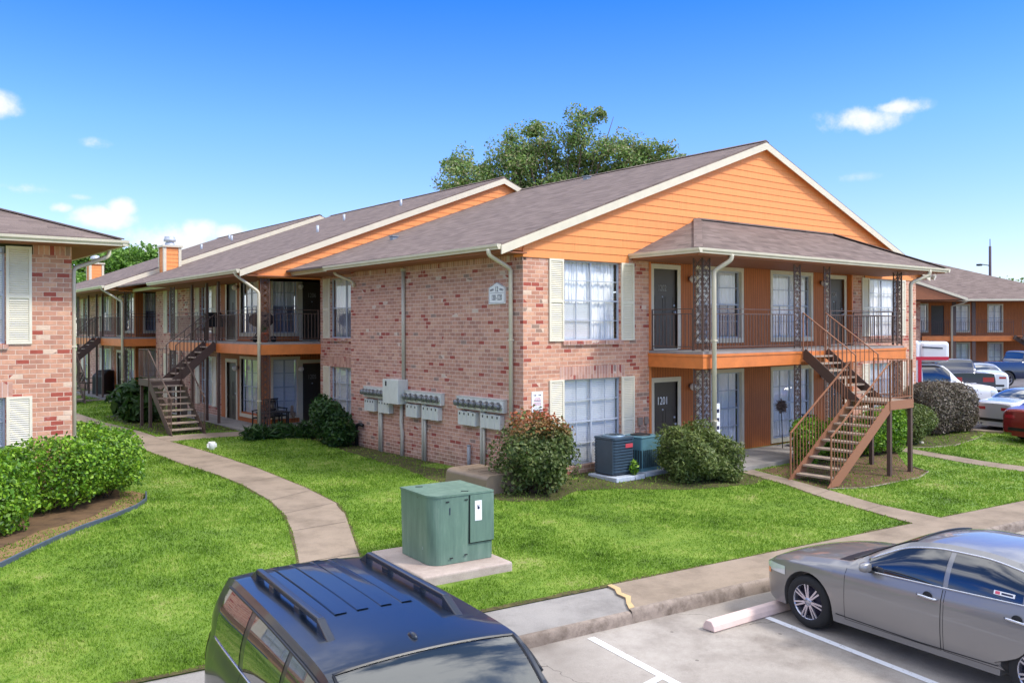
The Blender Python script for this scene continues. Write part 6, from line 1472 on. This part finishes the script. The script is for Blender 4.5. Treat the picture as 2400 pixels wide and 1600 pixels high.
SUV=dict(L=4.74,sill=.28,ra=.44,rw=.38,wheels=(.92,3.77),zw=.7,zk=.98,
  W=([0,.06,.2,.5,1.0,2.4,3.8,4.4,4.62,4.74],[.70,.78,.86,.905,.925,.93,.925,.91,.87,.80]),
  zb=([0,.06,.25,.8,1.3,2.4,3.8,4.6,4.74],[.98,1.02,1.06,1.1,1.12,1.13,1.15,1.16,1.14]),
  zc=([0,.06,.25,.8,1.15,1.35,1.72,1.85,2.3,3.2,4.2,4.5,4.62,4.7,4.74],[1.02,1.08,1.13,1.17,1.19,1.34,1.62,1.67,1.70,1.72,1.71,1.67,1.54,1.34,1.2]),
  wr=([0,.8,1.3,1.8,3.0,4.4,4.74],[.9,.9,.89,.86,.83,.80,.88]),crown=.035,dlo=.03,head=.07,
  side=((1.62,2.42),(2.5,3.38),(3.5,4.3)),chrome=1,shield=(1.24,1.82),rear=(4.56,4.70),doors=((1.4,2.45),(2.46,3.45)),mirror=1.62,lamp=(.06,.4,.8,.98),tail=(4.56,4.69,.88,1.12),spokes=6)
BLUEP=plain('dark_blue_black_paint',srgb(20,30,44),.3,.2,var=0,coat=.55)
UA=math.atan2(.9945,.1045)
SVM=tailmat(-9.05,-11.62,-.515,UA)
SUV['shieldmat']=SHIELD; SUV['mirmat']=CHROME
sv,KS=vehicle('suv','dark blue black sport utility vehicle with roof rails, seen from above in the foreground','car',SVM,SUV,BLUEP)
# roof ribs, rails and antenna
mb=MB()
for y in (-.28,-.1,.1,.28):
    P=[]
    for i in range(17):
        x=2.75+1.65*i/16; z=KS['zc'](x)-.03*(abs(y)/.7)**2.2
        P.append([(x,y-.05,z+.001),(x,y-.043,z+.008),(x,y+.043,z+.008),(x,y+.05,z+.001)])
    mb.grid(P,False); 
OL('roof_rib',mb,BLUEP,sv,SVM)
RAILM=plain('rail_black',srgb(40,46,58),.35,.3,var=0,coat=.3)
for s in (-1,1):
    y=s*.52; zz=lambda x:KS['zc'](x)-.035
    r=OL('roof_rail',MB().bar((2.52,y,zz(2.52)+.09),(4.08,y,zz(4.08)+.09),.055,.05),RAILM,sv,SVM)
    bevel(r,.012,2)
    for (xa,xb) in ((2.25,2.54),(4.3,4.06)):
        mb=MB(); mb.add([(xa,y-.035,zz(xa)-.005),(xa,y+.035,zz(xa)-.005),(xb,y+.035,zz(xb)+.115),(xb,y-.035,zz(xb)+.115),(xb,y-.035,zz(xb)-.005),(xb,y+.035,zz(xb)-.005)],[(0,1,2,3),(0,3,4),(1,5,2),(2,5,4,3)])
        bevel(OL('rail_foot',mb,RAILM,r,SVM),.012,2)
    for xm in (3.0,3.65): bevel(OL('rail_foot',MB().box(xm-.07,y-.03,zz(xm)-.01,xm+.07,y+.03,zz(xm)+.07),RAILM,r,SVM),.012,2)
OL('antenna',MB().grid([[(2.08+.075*math.cos(a)*math.sin(b)-.02*math.cos(b),.028*math.sin(a)*math.sin(b),1.675+.045*math.cos(b)) for b in [math.pi/2*j/5 for j in range(6)]] for a in [2*math.pi*i/14 for i in range(15)]]),BLUEP,sv,SVM)
OL('dashboard',MB().box(1.05,-.7,1.0,1.55,.7,1.12).box(2.1,-.65,.7,2.4,-.15,1.35).box(2.1,.15,.7,2.4,.65,1.35),plain('beige_interior',srgb(120,120,112),.7),sv,SVM)
# far vehicles
def simple(name,label,cat,x,y,z,ang,S,mat): return vehicle(name,label,cat,tailmat(x,y,z,ang),S,mat,1)
HR=math.atan2(-.05,-1)            # tails pointing west
gcp=lambda x,y:ground(x,y)+.015
FS=dict(SEDAN); FS.update(chrome=0,spokes=5,vee=False,rearstrip=(.74,.84),zc=(SEDAN['zc'][0],[v*1. for v in SEDAN['zc'][1]]))
def parked(name,label,cat,px,D,hd,S,mat,z=None):
    """px, D: bearing and distance of the tail; hd: heading in degrees"""
    x,y=far(px,D); x+=math.cos(R(hd))*S['L']; y+=math.sin(R(hd))*S['L']; z=gcp(x,y) if z is None else z
    return vehicle(name,label,cat,tailmat(x,y,z,R(hd+180)),S,mat,1)
parked('sedan','silver saloon with red tail lamps behind the grey clipped hedge','car',2327,29.2,-16,FS,paint('silver_paint',srgb(206,208,216),.5,.25),-.14)
parked('sedan','dark red car cut by the right edge, nearest of the parked cars','car',2398,26.6,-16,FS,paint('dark_red_paint',srgb(130,24,34),.4,.25),-.18)
PICK=dict(L=5.8,sill=.42,ra=.47,rw=.4,wheels=(1.0,4.6),zw=.75,zk=1.0,
  W=([0,.06,.3,1,3,5.4,5.75,5.8],[.8,.88,.96,1.,1.,.99,.97,.95]),
  zb=([0,.06,.3,1.5,3.4,3.7,5.8],[1.05,1.1,1.16,1.22,1.25,1.3,1.3]),
  zc=([0,.06,.3,1.5,1.62,2.2,2.4,3.3,3.45,3.62,3.7,5.8],[1.1,1.16,1.22,1.3,1.34,1.82,1.88,1.88,1.84,1.4,1.33,1.33]),
  wr=([0,1.5,2.3,3.4,3.7,5.8],[.92,.9,.8,.8,.93,.95]),crown=.03,side=((1.9,2.6),(2.68,3.35)),shield=(1.62,2.2),rear=(3.46,3.6),doors=(),mirror=1.85,lamp=(.05,.4,.9,1.1),tail=(5.6,5.79,.95,1.2),spokes=6,plate=.75)
parked('pickup_truck','long dark blue crew cab pickup, rightmost and farthest parked vehicle','pickup truck',2284,47,-33,PICK,paint('navy_paint',srgb(34,48,78),.3,.25),.2)
parked('pickup_truck','dark pickup seen from behind with white tailgate plate, beside the white moving truck','pickup truck',2279,38.5,42,dict(PICK,rearstrip=(.95,1.15)),paint('charcoal_paint',srgb(48,52,70),.3,.25),.0)
parked('suv','white car between the charcoal pickup and the navy pickup','car',2326,42.5,42,dict(FS,plate=.8),paint('white_paint_car',srgb(225,225,228),.2,.3),.1)
# moving truck
CM=tailmat(*far(2318,32.),.0,R(134)); CAB=dict(L=3.2,sill=.45,ra=.47,rw=.42,wheels=(.95,9.),zw=.8,zk=1.05,
  W=([0,.06,.3,1,3.2],[.78,.86,.94,1.,1.]),zb=([0,.06,.3,1.2,3.2],[1.05,1.12,1.2,1.28,1.32]),zc=([0,.06,.3,1.1,1.25,1.9,2.2,3.1,3.2],[1.12,1.2,1.28,1.36,1.42,2.02,2.08,2.08,2.05]),
  wr=([0,1.1,1.9,3.2],[.92,.92,.82,.82]),crown=.03,side=((1.65,2.6),),shield=(1.28,1.88),rear=(0,0),doors=((1.3,2.75),),mirror=1.7,lamp=(.04,.3,.85,1.1),tail=(3.0,3.1,.9,1.),spokes=6)
CAB['wheels']=(.95,)
WT=paint('white_truck_paint',srgb(232,232,236),.0,.4)
tk,_=vehicle('moving_truck','white box moving truck with a red band, beyond the right brick corner','truck',CM,CAB,WT,1)
o=OL('cargo_box',MB().box(2.75,-1.15,.75,7.6,1.15,2.9).box(1.75,-1.12,2.12,2.75,1.12,2.86),WT,tk,CM); bevel(o,.12,3)
OL('red_band',MB().box(1.8,-1.158,2.2,7.55,-1.152,2.32).box(1.8,1.152,2.2,7.55,1.158,2.32).box(2.72,-1.158,1.4,2.84,-1.152,2.2).box(2.72,1.152,1.4,2.84,1.158,2.2),plain('red_band',srgb(206,40,66),.4,var=0),tk,CM)
OL('script_marks',MB().bar((2.0,1.156,2.62),(2.7,1.156,2.66),.05,.004,up=(0,1,0)).bar((2.9,1.156,2.66),(3.3,1.156,2.7),.04,.004,up=(0,1,0)),NAVY,tk,CM)
for x in (5.9,):
    for s in (-1,1): OL('wheel',MB().lathe([(.001,0),(.25,.0),(.4,-.01),(.42,-.05),(.42,-.25),(.001,-.25)],(0,0,0),24,'y').xf(T((x,s*1.1,.42))@Matrix.Diagonal((1,s,1,1))),TYRE,tk,CM)
# ================================================================ far building, pole
FA=math.atan2(-.6217,.7832)    # local x along picture right
FM=T((CAMX+59*.6217+(1120/2044*59)*.7832,CAMY+59*.7832-(1120/2044*59)*.6217,.1))@Matrix.Rotation(FA+R(0),4,'Z')
FB=thing('apartment_building','distant orange panelled apartment building with brown hipped roof beyond the car park','apartment building',FM)
def FO(n,mb,m,p=None): return OL(n,mb,m,p or FB,FM)
zf=2.7
hl=[(-4.4,-3.5,3.0,4.8),(-3.2,-2.3,zf,4.75),(-1.55,-.6,3.0,4.75),(.8,1.7,3.0,4.75),(-3.2,-2.3,0,2.1),(-1.55,-.6,.2,2.1),(.8,1.7,.2,2.1)]
FO('panel_wall',wallmb(-5.5,5.6,-.3,5.0,hl).xf(T((0,1.6,0))),PANEL)
FO('brick_wall',wallmb(-9,-4.7,-.3,5.0).xf(T((0,.0,0))),BRICKW)
for a,b,c,d in hl:
    if c in (zf,0): put('door',cached('fdoor',lambda:MB().box(0,.05,0,.9,.1,2.05).mesh(BRONZE)),FM@T((a,1.6,c)),FB)
    else: window(FB,FM@T((a,1.6,c)),round(b-a,2),round(d-c,2),2,4,'fold',(0,0),trim=.1)
FO('fascia',MB().box(-4.6,-.05,zf-.4,5.6,0,zf-.05),FASC); FO('balcony',MB().box(-4.6,0,zf-.12,5.6,1.6,zf-.05),CONCG)
FO('railing',railing_mb((-4.6,.03,zf),(1.6,.03,zf),1.0,.14),IRON)
for x in (-2.4,-1.08,3.8):
    FO('post',MB().box(x-.12,-.0,-.2,x+.12,.1,zf-.4).box(x-.12,0,zf,x+.12,.1,5.0),IRON)
FO('roof',MB().poly([(-14,-.8,5.12),(6.4,-.8,5.12),(-1.2,6.8,8.25),(-14,6.8,8.25)]).poly([(6.4,-.8,5.12),(6.4,14.4,5.12),(-1.2,6.8,8.25)]).poly([(6.4,14.4,5.12),(-14,14.4,5.12),(-14,6.8,8.25),(-1.2,6.8,8.25)]),SHING)
FO('gutter',MB().box(-2.6,-.92,5.0,6.4,-.8,5.12),GUTT); FO('soffit',MB().box(-14,-.8,4.97,6.4,1.6,5.02),SOFF)
FO('porch_roof',MB().prism([(-7.0,6.6),(-2.6,5.1),(-2.7,5.0),(-7,6.4)],'y',-2.0,-.9),SHING); FO('rake_board',MB().prism([(-7,6.66),(-2.55,5.15),(-2.55,4.98),(-7,6.48)],'y',-2.06,-2.01),CREAM)
FO('gable_siding',MB().prism([(-7,6.45),(-2.9,5.05),(-7,5.05)],'y',-1.98,-1.9),SOFF)
FO('downspout',MB().tube([(-1.9,-.88,5.05),(-2.1,-.5,4.85),(-2.62,-.1,4.65),(-2.62,-.1,0)],.07,8),GUTT)
FO('panel_wall',wallmb(0,12,-.3,5.0).xf(T((5.6,1.6,0))@FACE_E),PANEL)
st=MB()
for i in range(9):
    x=1.7+i*.3; z=zf-.15-i*.19; st.box(x,-1.2,z,x+.3,-.2,z+.05)
st.bar((1.5,-1.2,zf-.1),(4.5,-1.2,zf-2.0),.05,.3).bar((1.5,-.2,zf-.1),(4.5,-.2,zf-2.0),.05,.3)
tt=thing('staircase','small distant brown stair on the far building, at the right edge','staircase',FM); OL('flight',st,STEELD,tt,FM); OL('handrail',railing_mb((1.5,-1.2,zf-.0),(4.5,-1.2,zf-1.9),1.,.14),IRON,tt,FM)
for i,(px,D,l) in enumerate(((2215,55,'low green hedge in front of the far building, left part'),(2330,55,'low green hedge in front of the far building, right part'))):
    x,y=far(px,D); bush('hedge',l,[(x,y,.55,2.2,1.2,.6)],2500,.12,LF_DARK,10,cat='hedge',seed=40+i)
x,y=far(2321,95); t=thing('utility_pole','thin dark utility pole with a small lamp arm behind the far building','utility pole',(x,y,0))
O('pole',MB().tube([(x,y,0),(x,y,12.1)],[.17,.13],8),plain('pole_wood',srgb(84,70,78),.9),t); O('insulator',MB().tube([(x,y,12.1),(x,y,12.9)],.04,6),BLACK,t)
O('lamp_arm',MB().tube([(x-.2,y,10.),(x-1.0,y+.6,10.15)],.05,6).box(x-1.5,y+.4,9.95,x-.95,y+.8,10.15),BLACK,t)
for i,(px,D,h,l) in enumerate(((2375,110,9.2,'distant treetop above the far roof, left one'),(2440,110,9.6,'distant treetop above the far roof at the right edge'))):
    x,y=far(px,D); bl=[(x+rr.uniform(-1,1)*2.5,y+rr.uniform(-1,1)*2,h*rr.uniform(.6,.95),1.2,1.2,1.) for _ in range(7)]
    tree('distant_tree',l,(x,y,0),4,bl,2500,.25,LF_TREE,.2,60+i,12,shell=.9,bumps=.5)

# repeats of one kind share a group
GR={'patio_chair':'chairs on the patios and balconies','air_conditioner':'air conditioners by the front wall','notice_sign':'towing notices on the brick','sedan':'parked cars','pickup_truck':'parked pickups','hedge':'clipped hedges','leafy_tree':'green trees behind the far roofs','distant_tree':'treetops beyond the far building','equipment_pad':'pads under the air conditioners','garden_edging':'edging strips round the beds','apartment_building':'apartment buildings'}
for o in list(bpy.data.objects):
    b=o.name.split('.')[0]
    if o.parent is None and b in GR and 'label' in o and 'group' not in o: o['group']=GR[b]
